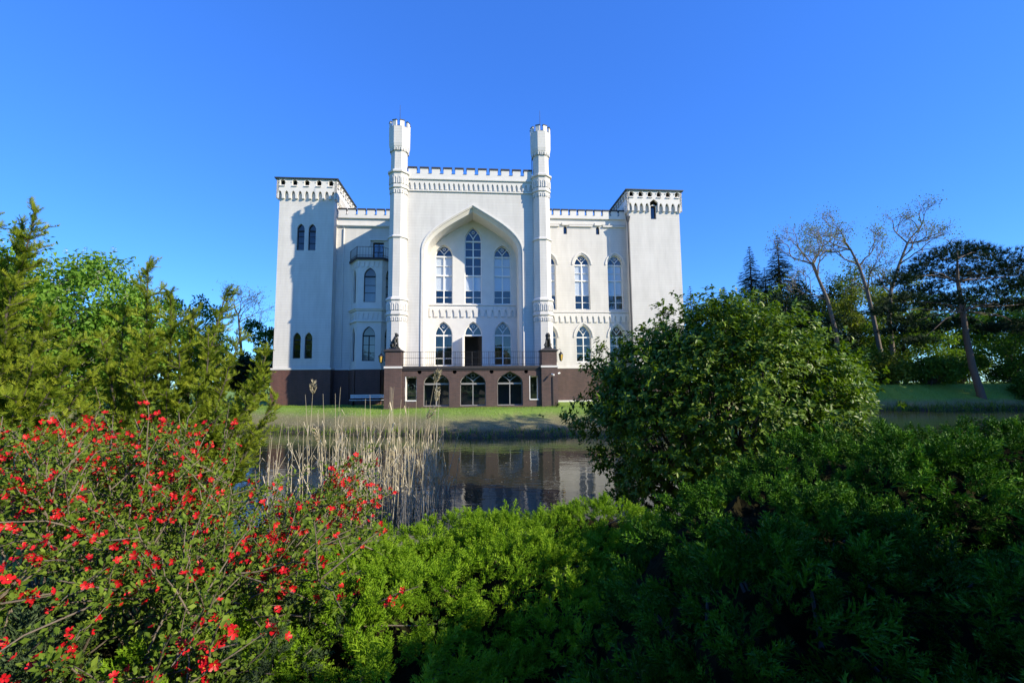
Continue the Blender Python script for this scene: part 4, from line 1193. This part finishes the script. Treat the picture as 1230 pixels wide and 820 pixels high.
# ------------------------------------------------------------------ junipers
JV, JF = juniper_plume(3)
M_CORE = simple('dead_needle_shade', (.016, .015, .008), 1.0, noise=.4, nscale=30, bump=.5)  # dead needles coloured near black to deepen the shade between shoots
for nd in M_CORE.node_tree.nodes:
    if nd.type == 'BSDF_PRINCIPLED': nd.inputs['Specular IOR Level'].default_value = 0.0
def juniper(name, label, lobes, mat, seed, n, size, up=.55, tintmu=.5, fan=14):
    """spreading juniper: lobes = [(x, y, rx, ry, top)] of one low plant on the near bank"""
    rg = np.random.default_rng(seed)
    bx = sum(l[0] for l in lobes) / len(lobes); by = sum(l[1] for l in lobes) / len(lobes)
    base = np.array([bx, by, gh(bx, by)]); root = empty(name, base); tag(root, label, 'juniper')
    area = np.array([l[2] * l[3] for l in lobes]); pick = rg.choice(len(lobes), size=n * 4, p=area / area.sum())
    L = np.array(lobes)[pick]
    a = rg.random(len(L)) * 6.28; rr = rg.random(len(L)) ** .5
    x = L[:, 0] + np.cos(a) * rr * L[:, 2]; y = L[:, 1] + np.sin(a) * rr * L[:, 3]
    def surf(x, y):
        z = np.full(np.shape(x), -9.0)
        for lx, ly, rx, ry, t in lobes:
            q = 1 - ((x - lx) / rx) ** 2 - ((y - ly) / ry) ** 2
            g = ground_h(lx, ly)
            z = np.maximum(z, np.where(q > 0, g - .05 + (t - g) * np.sqrt(np.maximum(q, 0)), -9))
        return z + .05 * np.sin(x * 5.1 + y * 2.3 + seed) + .05 * np.sin(y * 6.3 - x * 3.7) + .03 * np.sin(x * 13 + 1) * np.sin(y * 11)
    z = surf(x, y); ok = z > -3
    x, y, z, L = x[ok][:n], y[ok][:n], z[ok][:n], L[ok][:n]
    m = len(x)
    # shoots fan out in tufts from short boughs, leaving dark hollows between the tufts
    e = .06
    nx = np.clip(-(surf(x + e, y) - surf(x - e, y)) / (2 * e), -1.6, 1.6); ny = np.clip(-(surf(x, y + e) - surf(x, y - e)) / (2 * e), -1.6, 1.6)
    nr = unit(np.stack([nx, ny, np.ones(m)], 1))
    outw = unit(np.stack([x - L[:, 0], y - L[:, 1], np.zeros(m)], 1))
    D0 = unit(outw * .8 + nr * up + rg.normal(size=(m, 3)) * .35 + np.array([0, 0, .1]))
    big = rg.uniform(.7, 1.35, m)
    B = np.stack([x, y, z], 1) - nr * (.05 + .07 * rg.random(m))[:, None] - base
    k = fan
    u = rg.random((m, k, 1)); side = unit(rg.normal(size=(m, k, 3))); side = side - (side * D0[:, None]).sum(-1, keepdims=True) * D0[:, None]
    reach = size * 1.5 * big[:, None, None]
    P = B[:, None] + D0[:, None] * u * reach + side * reach * .30 * (1 - .55 * u)
    D = D0[:, None] * (.55 + .5 * u) + side * .62 + np.array([0, 0, .12])
    U = np.broadcast_to(nr[:, None], D.shape) + rg.normal(size=D.shape) * .5
    tint = np.clip(rg.normal(tintmu, .13, (m, k)) + (u[..., 0] - .5) * .3 + rg.normal(0, .1, (m, 1)), 0, 1)
    leafmesh('foliage', mat, root, JV, JF, P.reshape(-1, 3), D.reshape(-1, 3), U.reshape(-1, 3), (size * big[:, None] * rg.uniform(.65, 1.2, (m, k))).ravel(), tint.ravel())
    # near-black core for the dead inner growth, added to keep the hollows dark
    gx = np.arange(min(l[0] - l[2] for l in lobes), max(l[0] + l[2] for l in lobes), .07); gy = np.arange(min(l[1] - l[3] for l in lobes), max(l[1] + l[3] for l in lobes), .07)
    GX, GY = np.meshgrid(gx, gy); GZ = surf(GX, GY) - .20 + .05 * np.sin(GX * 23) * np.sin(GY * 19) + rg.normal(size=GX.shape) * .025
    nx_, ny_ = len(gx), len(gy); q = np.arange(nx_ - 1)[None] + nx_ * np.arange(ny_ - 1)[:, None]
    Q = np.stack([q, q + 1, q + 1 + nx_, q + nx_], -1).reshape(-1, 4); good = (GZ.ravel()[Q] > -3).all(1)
    MB().add((np.stack([GX.ravel(), GY.ravel(), np.maximum(GZ.ravel(), -1.4)], 1) - base).tolist(), Q[good].tolist()).build('inner_shade_core', M_CORE, root)
    # brown inner branches
    mb = MB()
    for i in range(70):
        l = lobes[rg.integers(0, len(lobes))]; aa = rg.random() * 6.28; q = rg.uniform(.4, .9)
        ex, ey = l[0] + math.cos(aa) * l[2] * q, l[1] + math.sin(aa) * l[3] * q
        zz = float(surf(np.array([ex]), np.array([ey]))[0])
        if zz < -3: continue
        s = np.array([l[0] + rg.normal() * .1, l[1] + rg.normal() * .1, gh(l[0], l[1])]) - base
        limb(mb, s, np.array([ex, ey, zz - .10]) - base, .022, .006, rg, 5, .1, sides=5)
    mb.build('branches', BARK_GREY, root)
    return root

# middle, sunlit
juniper('juniper_shrub', 'low spreading sunlit juniper with feathery bright green shoots in front',
        [(-.75, 3.0, 1.0, .95, .42), (.15, 4.3, 1.3, 1.0, .33), (.95, 4.7, .9, .75, .34), (-.2, 3.4, 1.1, .9, .42), (-.55, 2.1, .9, .8, .36), (.35, 2.8, .9, .9, .38), (.9, 3.9, .9, .7, .33), (-.3, 1.4, .9, .6, .25), (-1.3, 2.3, .7, .7, .36), (-.95, 4.1, .8, .7, .26)],
        LM['juniper'], 301, 1080, .078, tintmu=.55, fan=13)
# right, deep green mound
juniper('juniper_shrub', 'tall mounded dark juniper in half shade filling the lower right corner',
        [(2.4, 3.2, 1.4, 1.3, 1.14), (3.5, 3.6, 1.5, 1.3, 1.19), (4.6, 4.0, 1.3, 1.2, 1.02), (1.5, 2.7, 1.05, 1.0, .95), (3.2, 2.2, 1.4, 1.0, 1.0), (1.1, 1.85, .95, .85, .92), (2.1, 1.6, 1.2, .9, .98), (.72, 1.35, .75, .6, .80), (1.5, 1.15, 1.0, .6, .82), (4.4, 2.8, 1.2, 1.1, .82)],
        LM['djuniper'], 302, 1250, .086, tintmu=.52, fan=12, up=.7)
# low grey-green one under the quince
juniper('juniper_shrub', 'grey-green ground-hugging juniper under the red-flowering shrub at lower left',
        [(-2.2, 1.9, 1.0, .7, .42), (-1.5, 1.55, .8, .6, .36), (-2.9, 2.4, .9, .7, .5), (-1.2, 2.2, .6, .6, .38)],
        LM['gjuniper'], 303, 240, .08, tintmu=.5, fan=12)

# ------------------------------------------------------------------ flowering quince
M_PETAL = mat_leaf('scarlet_petals', (.42, .005, .012), (.60, .009, .018), (.74, .028, .034), rough=.45, transl=.25, spec=.3)
M_STAMEN = simple('yellow_stamens', (.75, .50, .06), .6)
def flower_mesh(seed):
    r = random.Random(seed); mb = MB(); tint = []
    for k in range(5):
        a = k * 2 * math.pi / 5 + r.uniform(-.12, .12); lift = r.uniform(.25, .6); L = r.uniform(.85, 1.1); w = r.uniform(.40, .5)
        c, s = math.cos(a), math.sin(a)
        loc = [(0, .08, .05), (-w * .7, .45, .10 + lift * .5), (-w * .75, .85 * L, .12 + lift), (0, 1.02 * L, .08 + lift), (w * .75, .85 * L, .12 + lift), (w * .7, .45, .10 + lift * .5), (0, .55, .02 + lift * .45)]
        mb.add([(c * y - s * x, s * y + c * x, z) for x, y, z in loc], [(0, 6, 1), (1, 6, 2), (2, 6, 3), (3, 6, 4), (4, 6, 5), (5, 6, 0)], 0)
    nb = len(mb.v)
    mb.loft([(.05, .06), (.28, .11), (.34, .07)], 0, 0, 5, mi=1)
    me = mb.mesh('flower', [M_PETAL, M_STAMEN])
    at = me.attributes.new('tint', 'FLOAT', 'POINT')
    at.data.foreach_set('value', [r.uniform(.2, .9)] * len(mb.v))
    return me
def quince():
    rg = np.random.default_rng(401)
    base = np.array([-2.4, 3.3, gh(-2.4, 3.3)]); root = empty('quince_shrub', base)
    tag(root, 'sprawling thorny shrub covered in scarlet blossom at the left front', 'shrub')
    mb = MB(); LP, LD, LT = [], [], []; sites = []
    # ends of the arching shoots, spread over the bush
    def top(x, y):                                      # height of the bush's outline
        return max(.35, 1.36 - .40 * max(0, x + 3.0) - .10 * max(0, -3.2 - x) - .45 * max(0, 2.6 - y) ** 1.2)
    for i in range(150):
        y = rg.uniform(1.75, 4.7); x = rg.uniform(-1.18 * y - .2, -.23 * y - .08)
        if y < 2.4 and x > -1.0: continue
        z = top(x, y) * rg.uniform(.55, 1.06)
        s = np.array([-2.5 + .45 * (x + 2.4) + rg.normal() * .25, 3.2 + .5 * (y - 3.2) + rg.normal() * .25, -.05])
        e = np.array([x, y, z])
        pts = limb(mb, s - base, e - base, .009, .003, rg, 7, .16, sag=-.10, sides=5)
        segs = [(pts, 0)]
        for k in range(rg.integers(3, 6)):              # side twigs
            j = rg.integers(2, 7); d = unit(np.array(pts[j]) - np.array(pts[j - 1])); nd = unit(d + unit(rg.normal(size=3)) * 1.0)
            tw = limb(mb, pts[j], np.array(pts[j]) + nd * rg.uniform(.18, .5), .006, .002, rg, 4, .15, sides=4)
            segs.append((tw, 1))
        for sp, kind in segs:
            sp = np.array(sp); m = len(sp)
            for t in np.linspace(.25 if kind == 0 else .1, 1, 26 if kind == 0 else 16):
                f = t * (m - 1); j = min(int(f), m - 2); p = sp[j] + (sp[j + 1] - sp[j]) * (f - j); d = unit(sp[j + 1] - sp[j])
                for q in range(4):
                    o = unit(rg.normal(size=3)); LP.append(p + o * .02); LD.append(d * .4 + o + np.array([0, 0, .35])); LT.append(rg.random())
                if p[2] + base[2] > .12 and t > .3: sites.append(p + unit(rg.normal(size=3)) * .02)
    mb.build('stems', BARK_PALE, root)
    n = len(LP)
    leafmesh('leaves', LM['quince'], root, LEAF_V, LEAF_F, LP, LD, np.array(LD) * 0 + np.array([0, -.35, 1.0]) + rg.normal(size=(n, 3)) * .5, .030 * rg.uniform(.5, 1.4, n), np.clip(rg.normal(.45, .25, n), 0, 1), stuff=True)
    me = [flower_mesh(k) for k in range(6)]
    sites = np.array(sites); cnt = 0
    # flowers sit in clusters, most of them on the outer shoots
    order = rg.permutation(len(sites)); used = []
    for i in order:
        p = sites[i]; w = p + base
        if w[2] < top(w[0], w[1]) * rg.uniform(.40, .72): continue
        k = rg.integers(3, 8)
        for q in range(k):
            c = p + rg.normal(size=3) * .036
            d = Vector(unit(np.array([rg.normal() * .7, -.7 + rg.normal() * .6, .45 + rg.normal() * .5])).tolist())
            o = link('flower', me[rg.integers(0, 6)], root, c.tolist(), d.to_track_quat('Z', 'Y').to_euler())
            s = rg.uniform(.017, .026); o.scale = (s, s, s); cnt += 1
        if cnt >= 296: break
    # the many small blossoms deeper in the bush, past the count of single ones
    far = [i for i in order[::-1] if (sites[i] + base)[2] > top(*(sites[i] + base)[:2]) * .6][:420]
    C = np.repeat(sites[far], 3, 0) + rg.normal(size=(len(far) * 3, 3)) * .035
    pv = np.array([v.co[:] for v in me[0].vertices]); pf = np.array([p.vertices[:] for p in me[0].polygons if len(p.vertices) == 3 and p.material_index == 0])
    leafmesh('flowers', M_PETAL, root, pv, pf, C, rg.normal(size=(len(C), 3)), rg.normal(size=(len(C), 3)) * .6 + np.array([0, -.7, .5]), .020 * rg.uniform(.7, 1.2, len(C)), rg.random(len(C)), stuff=True)
quince()

# ------------------------------------------------------------------ yews
YV, YF = needle_shoot(8, .10, .32, .18, 2)
def yew(name, label, tips, ydepth, foot, seed, dens=.9, mat=None, blen=.43, size=.105):
    """several leaders ending at the tips, feathered with short leafy side branches"""
    rg = np.random.default_rng(seed)
    bx = at_y(foot, 500, ydepth).x; base = np.array([bx, ydepth, gh(bx, ydepth)])
    root = empty(name, base); tag(root, label, 'yew')
    mb = MB(); Ps, Ds, Us, Tt = [], [], [], []
    for (px, py, dy) in tips:
        e = np.array(at_y(px, py, ydepth + dy)) - base
        s = np.array([e[0] * .25 + rg.normal() * .1, dy * .3 + rg.normal() * .1, -.1])
        m = 10; L = np.linalg.norm(e - s)
        pts = limb(mb, s, e, .028, .006, rg, m, .07, sides=6)
        nb = int(16 * L * dens)
        for k in range(nb):
            t = .12 + .88 * (k + rg.random()) / nb; f = t * m; j = min(int(f), m - 1); p = np.array(pts[j]) + (np.array(pts[j + 1]) - np.array(pts[j])) * (f - j)
            d0 = unit(np.array(pts[j + 1]) - np.array(pts[j])); a = unit(np.cross(d0, rg.normal(size=3)))
            bl = blen * (1.04 - t) ** .6 * rg.uniform(.35, 1.1) + .07
            bd = unit(a * .95 + d0 * .45 + np.array([0, 0, .12]))
            q = p + bd * bl + np.array([0, 0, .10 * bl]); mid = p + bd * bl * .5 - np.array([0, 0, .03 * bl])
            mb.tube([p, mid, q], [.008, .005, .002], 4, cap=False)
            ns = max(4, int(bl / .021)); tb = rg.normal() * .12
            for i in range(ns):
                u = (i + .5) / ns; c = p * (1 - u) ** 2 + 2 * mid * u * (1 - u) + q * u * u
                dd = bd * .8 + unit(rg.normal(size=3)) * .75 + np.array([0, 0, .22])
                Ps.append(c); Ds.append(dd); Us.append(np.array([0, 0, 1.0]) + rg.normal(size=3) * .45); Tt.append(.35 + .3 * u + tb + rg.normal() * .15)
        for k in range(int(L * 40)):
            t = .3 + .7 * rg.random(); f = t * m; j = min(int(f), m - 1); p = np.array(pts[j]) + (np.array(pts[j + 1]) - np.array(pts[j])) * (f - j)
            d0 = unit(np.array(pts[j + 1]) - np.array(pts[j])); Ps.append(p); Ds.append(d0 * .9 + unit(rg.normal(size=3)) * .8); Us.append(rg.normal(size=3)); Tt.append(.5 + rg.normal() * .15)
    mb.build('stems', BARK_GREY, root)
    n = len(Ps)
    leafmesh('foliage', mat or LM['yew'], root, YV, YF, Ps, Ds, Us, size * rg.uniform(.6, 1.25, n), np.clip(Tt, 0, 1))
    return root
yew('yew_shrub', 'upright yellow-green yew with pointed shoots in front of the water, left of the castle',
    [(178, 316, 0), (150, 372, .3), (205, 350, -.2), (232, 372, .2), (272, 350, .1), (250, 400, -.3), (120, 402, -.2), (215, 420, -.5), (290, 400, .4), (180, 400, -.4), (160, 430, -.6), (130, 460, .1), (275, 440, -.2), (240, 460, -.6), (200, 470, -.7), (322, 418, .2),
     (318, 452, -.1), (332, 480, .2), (300, 480, -.3), (265, 490, -.5), (95, 470, -.3), (150, 495, -.7), (230, 510, -.8), (305, 520, .0), (180, 520, -.9)], 6.3, 205, 501)
yew('yew_shrub', 'taller olive-green yew at the left picture edge with a branch rising to the sky',
    [(44, 251, -.2), (26, 272, 0), (-12, 262, .1), (-45, 280, -.1), (8, 318, .1), (62, 372, .0), (88, 408, -.3), (42, 402, -.3), (-20, 370, -.1), (84, 430, -.4), (40, 436, -.5), (112, 448, .0), (5, 425, -.5), (-40, 400, -.2), (60, 470, -.6), (20, 475, -.7), (105, 490, -.3), (-25, 480, -.5)], 5.5, -45, 502)

# ------------------------------------------------------------------ reeds
def reeds():
    rg = np.random.default_rng(601)
    base = np.array([-2.4, 10.6, WATER_Z]); root = empty('reed_bed', base)
    tag(root, 'clump of dry straw-coloured reeds standing in the pond', 'reeds')
    stems = []
    for k in range(8):
        mb = MB(); h = 1.0; b = rg.normal(size=2) * .035
        pts = [(b[0] * t * t, b[1] * t * t, t) for t in np.linspace(0, 1, 6)]
        mb.tube(pts, [.0042, .0040, .0036, .003, .0024, .0014], 5, cap=False)
        for j in range(3):                              # dry leaf blades
            t = rg.uniform(.3, .85); a = rg.random() * 6.28; p = np.array([b[0] * t * t, b[1] * t * t, t]); d = np.array([math.cos(a), math.sin(a), 0]); l = rg.uniform(.06, .14); s = np.array([-d[1], d[0], 0]) * .0045
            q1 = p + d * l * .35 + np.array([0, 0, l * .7]); q2 = p + d * l * .9 + np.array([0, 0, l * .25])
            mb.add([p - s, p + s, q1 + s, q1 - s, q2], [(0, 1, 2, 3), (3, 2, 4)])
        me = mb.mesh('stem', LM['straw']); at = me.attributes.new('tint', 'FLOAT', 'POINT'); at.data.foreach_set('value', [float(rg.uniform(.1, 1))] * len(mb.v))
        stems.append((me, b))
    plumes = []
    for k in range(4):
        n = 90; t = rg.random(n); a = rg.random(n) * 6.28
        P = np.stack([np.cos(a) * .05 * np.sin(t * 3) + .04 * t, np.sin(a) * .05 * np.sin(t * 3), t * .30 - .03], 1)
        D = np.stack([np.cos(a) * .5 + .25, np.sin(a) * .5, .6 + 0 * a], 1)
        o = leafmesh('plume', LM['straw'], root, LEAF_V, LEAF_F, P, D, rg.normal(size=(n, 3)), .085 * rg.uniform(.6, 1.3, n), rg.random(n) * .25, W=np.full(n, .4))
        plumes.append(o.data); bpy.data.objects.remove(o)
    spots = []
    for i in range(265):
        if i < 90: px = rg.normal(425, 30)
        elif i < 160: px = rg.normal(475, 26)
        elif i < 225: px = rg.uniform(300, 532)
        else: px = rg.normal(512, 14)
        y = rg.uniform(9.6, 12.2); topy = np.clip(rg.normal(528, 34), 462, 600)
        spots.append((px, y, topy, False))
    for px, ty in ((372, 470), (426, 462), (493, 450), (519, 478), (392, 525), (470, 555)): spots.append((px, 10.4, ty, True))
    for px, y, ty, pl in spots:
        p = at_y(px, ty, y); x = p.x; H = p.z - WATER_Z
        me, b = stems[rg.integers(0, 8)]
        tilt = rg.normal(size=2) * (.05 if rg.random() < .85 else .28)
        o = link('stem', me, root, (x - base[0], y - base[1], -.05), (tilt[0], tilt[1], rg.random() * 6.28), (2.0, 2.0, max(.5, H)))
        if pl:
            q = link('plume', plumes[rg.integers(0, 4)], o, (b[0], b[1], 1.0)); q.scale = (.42, .42, 1.0 / H)
reeds()

# ------------------------------------------------------------------ tufts on the banks
def tufts():
    rg = np.random.default_rng(701)
    blade_v = [(-.06, 0, 0), (.06, 0, 0), (.05, .55, .06), (-.05, .55, .06), (0, 1, .22)]; 
    def lay(name, label, n, xr, fy, mat, size, seed, straw=0):
        r = np.random.default_rng(seed); x = r.uniform(xr[0], xr[1], n); y = fy(x, r)
        z = ground_h(x, y); P = np.stack([x, y, z - .01], 1)
        D = r.normal(size=(n, 3)) * .45 + np.array([0, 0, 1.0]); U = r.normal(size=(n, 3))
        o = leafmesh(name, mat, None, [(-.05, 0, 0), (.05, 0, 0), (.015, 1, .1), (-.015, 1, .1)], [(0, 1, 2, 3)], P, D, U, size * r.uniform(.5, 1.4, n), r.random(n))
        tag(o, label, 'grass', kind='stuff')
    lay('grass', 'short bright lawn grass in front of the castle', 26000, (-26, 20), lambda x, r: shore_far(x) + 3.2 + r.random(len(x)) * 5.5, LM['turf'], .10, 702)
    lay('grass', 'rough dry grass along the castle side of the pond', 12000, (-26, 24), lambda x, r: shore_far(x) + .05 + r.random(len(x)) ** 1.3 * 4.0, LM['straw'], .075, 703)
    lay('grass', 'grass on the far right bank under the pine', 14000, (24, 75), lambda x, r: shore_far(x) + .1 + r.random(len(x)) * 6.0, LM['turf'], .16, 704)
    lay('sedge', 'uneven dark sedge along the water line of the castle bank', 2600, (-22, 24), lambda x, r: shore_far(x) - .15 + r.random(len(x)) ** 2 * .6 + .25 * np.sin(x * 2.3) * np.sin(x * 5.1), LM['quince'], .30, 705)
    lay('sedge', 'sedge along the water line of the far right bank', 4000, (22, 75), lambda x, r: shore_far(x) - .15 + r.random(len(x)) ** 2 * .8, LM['quince'], .45, 706)
    r = np.random.default_rng(707); n = 900
    x = r.uniform(-14, 14, n); y = shore_near(x) + r.random(n) ** 1.6 * 13; k = r.random(n) < .45
    y = np.where(k, shore_far(x) - .3 - r.random(n) ** 2 * 3, y)
    o = leafmesh('floating_leaves', LM['straw'], None, OVAL_V, OVAL_F, np.stack([x, y, np.full(n, WATER_Z + .006)], 1), np.concatenate([r.normal(size=(n, 2)), np.zeros((n, 1))], 1), np.tile([[0, 0, 1.]], (n, 1)) + r.normal(size=(n, 3)) * .03, .045 * r.uniform(.5, 1.5, n), r.random(n) * .4)
    tag(o, 'scattered fallen leaves and bits floating on the pond', 'leaves', kind='stuff')
tufts()

# ------------------------------------------------------------------ trees and shrubs beyond the right edge that cast the foreground shade
broad_shrub('broadleaf_shrub', 'leafy shrub just beyond the right edge, shading the dark juniper', (4.8, -.3, 0), 1.25, 1.1, 3.05, LM['laurel'], 211, 260, 104, .2, zlow=.05)
leafy_tree('woodland_tree', 'tree beyond the right edge that shades the castle bank', (26.8, 14.6, gh(26.8, 14.6)), 15.0, 4.6, LM['mid'], 121, 50, 60, .4, bole=.5, clump=.2)
leafy_tree('woodland_tree', 'second tree beyond the right edge beside the pond', (23.5, 12.2, gh(23.5, 12.2)), 16.6, 4.2, LM['mid'], 122, 50, 60, .4, bole=.5, clump=.2)

leafy_tree('woodland_tree', 'unseen tree added behind the photographer to keep sky light off the lower right', (2.6, -4.9, 0), 8.5, 3.3, LM['mid'], 123, 80, 120, .36, bole=.33, clump=.28)  # out-of-view crown added to darken the near right foreground
leafy_tree('woodland_tree', 'third unseen tree added behind the photographer to block sky light, to the right', (4.9, -5.5, 0), 8.6, 2.7, LM['mid'], 127, 70, 110, .4, bole=.3, clump=.3)  # extra unseen canopy, placed only to cut the sky fill
leafy_tree('woodland_tree', 'second unseen tree added behind the photographer to block sky light, further left', (-2.6, -5.0, 0), 8.5, 3.5, LM['mid'], 126, 80, 150, .36, bole=.33, clump=.28)  # added out of view to hold back sky light from behind
leafy_tree('woodland_tree', 'tree beyond the right edge shading the far right bank', (62, 39, 1.2), 15, 6.5, LM['mid'], 124, 80, 130, .6, bole=.1, clump=.26)
leafy_tree('woodland_tree', 'another tree beyond the right edge near the far right bank', (73, 41, 1.2), 15.0, 6.5, LM['mid'], 125, 60, 120, .5, bole=.2, clump=.26)
# ------------------------------------------------------------------ things on and by the castle
def cz(u, v, z=0.0):
    p = CO + UD * u + VD * v; return (p.x, p.y, z)
def statue(name, label, u, v, z, rz, kind):
    mb = MB(); 
    mb.prism([(-.30, -.24), (.30, -.24), (.30, .24), (-.30, .24)], 0, .10)
    # seated beast: haunches, arched back, chest, neck, head
    body = [(-.20, 0, .22), (-.16, 0, .38), (-.04, 0, .58), (.07, 0, .76), (.10, 0, .90)]
    mb.tube(body, [.17, .19, .17, .15, .11], 10)
    mb.ball((-.19, 0, .26), (.17, .19, .17)); mb.ball((.07, 0, .72), (.16, .18, .17))
    mb.ball((.15, 0, .99), (.13, .12, .13)); mb.tube([(.20, 0, .97), (.32, 0, .94)], [.08, .055], 8)   # head and muzzle
    for s in (-1, 1):
        mb.tube([(.09, s * .12, .66), (.15, s * .13, .36), (.17, s * .13, .13)], [.07, .055, .045], 8)        # forelegs
        mb.ball((.21, s * .13, .13), (.08, .055, .045))
        mb.tube([(-.20, s * .16, .30), (.00, s * .19, .32), (-.04, s * .19, .14)], [.10, .09, .05], 8)     # hind legs
        mb.ball((.05, s * .19, .13), (.10, .055, .04))
        mb.tube([(.10, s * .07, 1.06), (.08, s * .09, 1.17)], [.045, .01], 6)                                 # ears
    mb.tube([(-.32, .05, .18), (-.44, .08, .34), (-.40, .06, .56), (-.48, .05, .68)], [.03, .028, .025, .035], 6)
    if kind:                                              # mane
        mb.ball((.05, 0, .94), (.17, .19, .20))
    o = mb.build(name, M_BRONZE, None, cz(u, v, z), (0, 0, rz)); o.scale = (1.05, 1.05, 1.05)
    return tag(o, label, 'statue')
statue('beast_statue', 'dark bronze seated beast on the left terrace pier', -5.47, -2.82, 4.27, ALPHA - .55, False)
statue('beast_statue', 'dark bronze seated lion facing forward on the right terrace pier', 5.83, -2.82, 4.27, ALPHA - math.pi / 2, True)

def lantern(label, u, v, z, side):
    root = empty('wall_lantern', cz(u, v, z), ALPHA); tag(root, label, 'lantern')
    mb = MB(); mb.tube([(-side * .32, 0, .42), (-side * .1, 0, .62), (0, 0, .58), (0, 0, .40)], [.022, .02, .018, .015], 6); mb.build('bracket', M_IRON, root)
    mb = MB(); mb.loft([(-.22, .10), (.20, .17)], 0, 0, 6, mi=0); mb.build('glass_body', M_AMBER, root)
    mb = MB(); mb.loft([(.20, .20), (.24, .19), (.36, .07), (.42, .03)], 0, 0, 6); mb.loft([(-.30, .03), (-.26, .06), (-.22, .12)], 0, 0, 6)
    for k in range(6):
        a = k * math.pi / 3 + math.pi / 8; mb.tube([(math.cos(a) * .105, math.sin(a) * .105, -.22), (math.cos(a) * .175, math.sin(a) * .175, .20)], [.012, .012], 4)
    mb.build('lantern_frame', M_IRON, root)
lantern('gilt lantern bracketed to the left terrace pier', -6.38, -3.1, 3.52, -1)
lantern('gilt lantern bracketed to the right terrace pier', 6.75, -3.1, 3.62, 1)

def camera_box(label, u, v, z, rz):
    root = empty('security_camera', cz(u, v, z), ALPHA + rz); tag(root, label, 'camera')
    mb = MB(); mb.tube([(0, 0, 0), (0, -.26, -.05)], [.055, .06], 8); mb.build('housing', M_FRAME, root)
    mb = MB(); mb.tube([(0, .04, .0), (0, .18, .02)], [.02, .02], 6); mb.build('bracket', M_IRON, root)
camera_box('white security camera on the front of the right terrace pier', 5.95, -3.6, 2.35, .5)
camera_box('white security camera at the outer side of the right terrace pier', 6.62, -3.2, 2.45, -.8)

fl = empty('flag', cz(7.0, 6.0, 17.9), ALPHA); tag(fl, 'small red and white flag on the right wing battlements', 'flag')
MB().tube([(0, 0, 0), (.1, 0, 1.5)], [.03, .02], 6).build('pole', M_IRON, fl)
M_FW = simple('white_cloth', (.8, .8, .8), .8); M_FR = simple('red_cloth', (.6, .04, .03), .8)
for nm, mt, z0, z1 in (('white_stripe', M_FW, .98, 1.25), ('red_stripe', M_FR, .70, .98)):
    mb = MB(); m = 9
    vv = []
    for i in range(m):
        t = i / (m - 1); yy = .06 * math.sin(t * 7); vv += [(.04 - .72 * t, yy, z0 - .10 * t), (.07 - .72 * t, yy, z1 - .10 * t), (.07 - .72 * t, yy + .012, z1 - .10 * t), (.04 - .72 * t, yy + .012, z0 - .10 * t)]
    ff = []
    for i in range(m - 1):
        for k in range(4): ff.append((i * 4 + k, i * 4 + (k + 1) % 4, i * 4 + 4 + (k + 1) % 4, i * 4 + 4 + k))
    mb.add(vv, ff); mb.build(nm, mt, fl)

bn = empty('park_bench', cz(-8.8, 3.6, 0), ALPHA); tag(bn, 'pale bench in the shade at the foot of the bay window', 'bench')
for k in range(3): MB().box(-1.5, 1.5, -.20 + k * .15, -.08 + k * .15, .42, .46).build('seat_slat', M_FRAME, bn)
for k in range(2): MB().box(-1.5, 1.5, .26, .30, .62 + k * .16, .74 + k * .16).build('back_slat', M_FRAME, bn)
for s in (-1.25, 1.25): MB().box(s - .04, s + .04, -.2, .32, 0, .42).build('leg', M_IRON, bn)
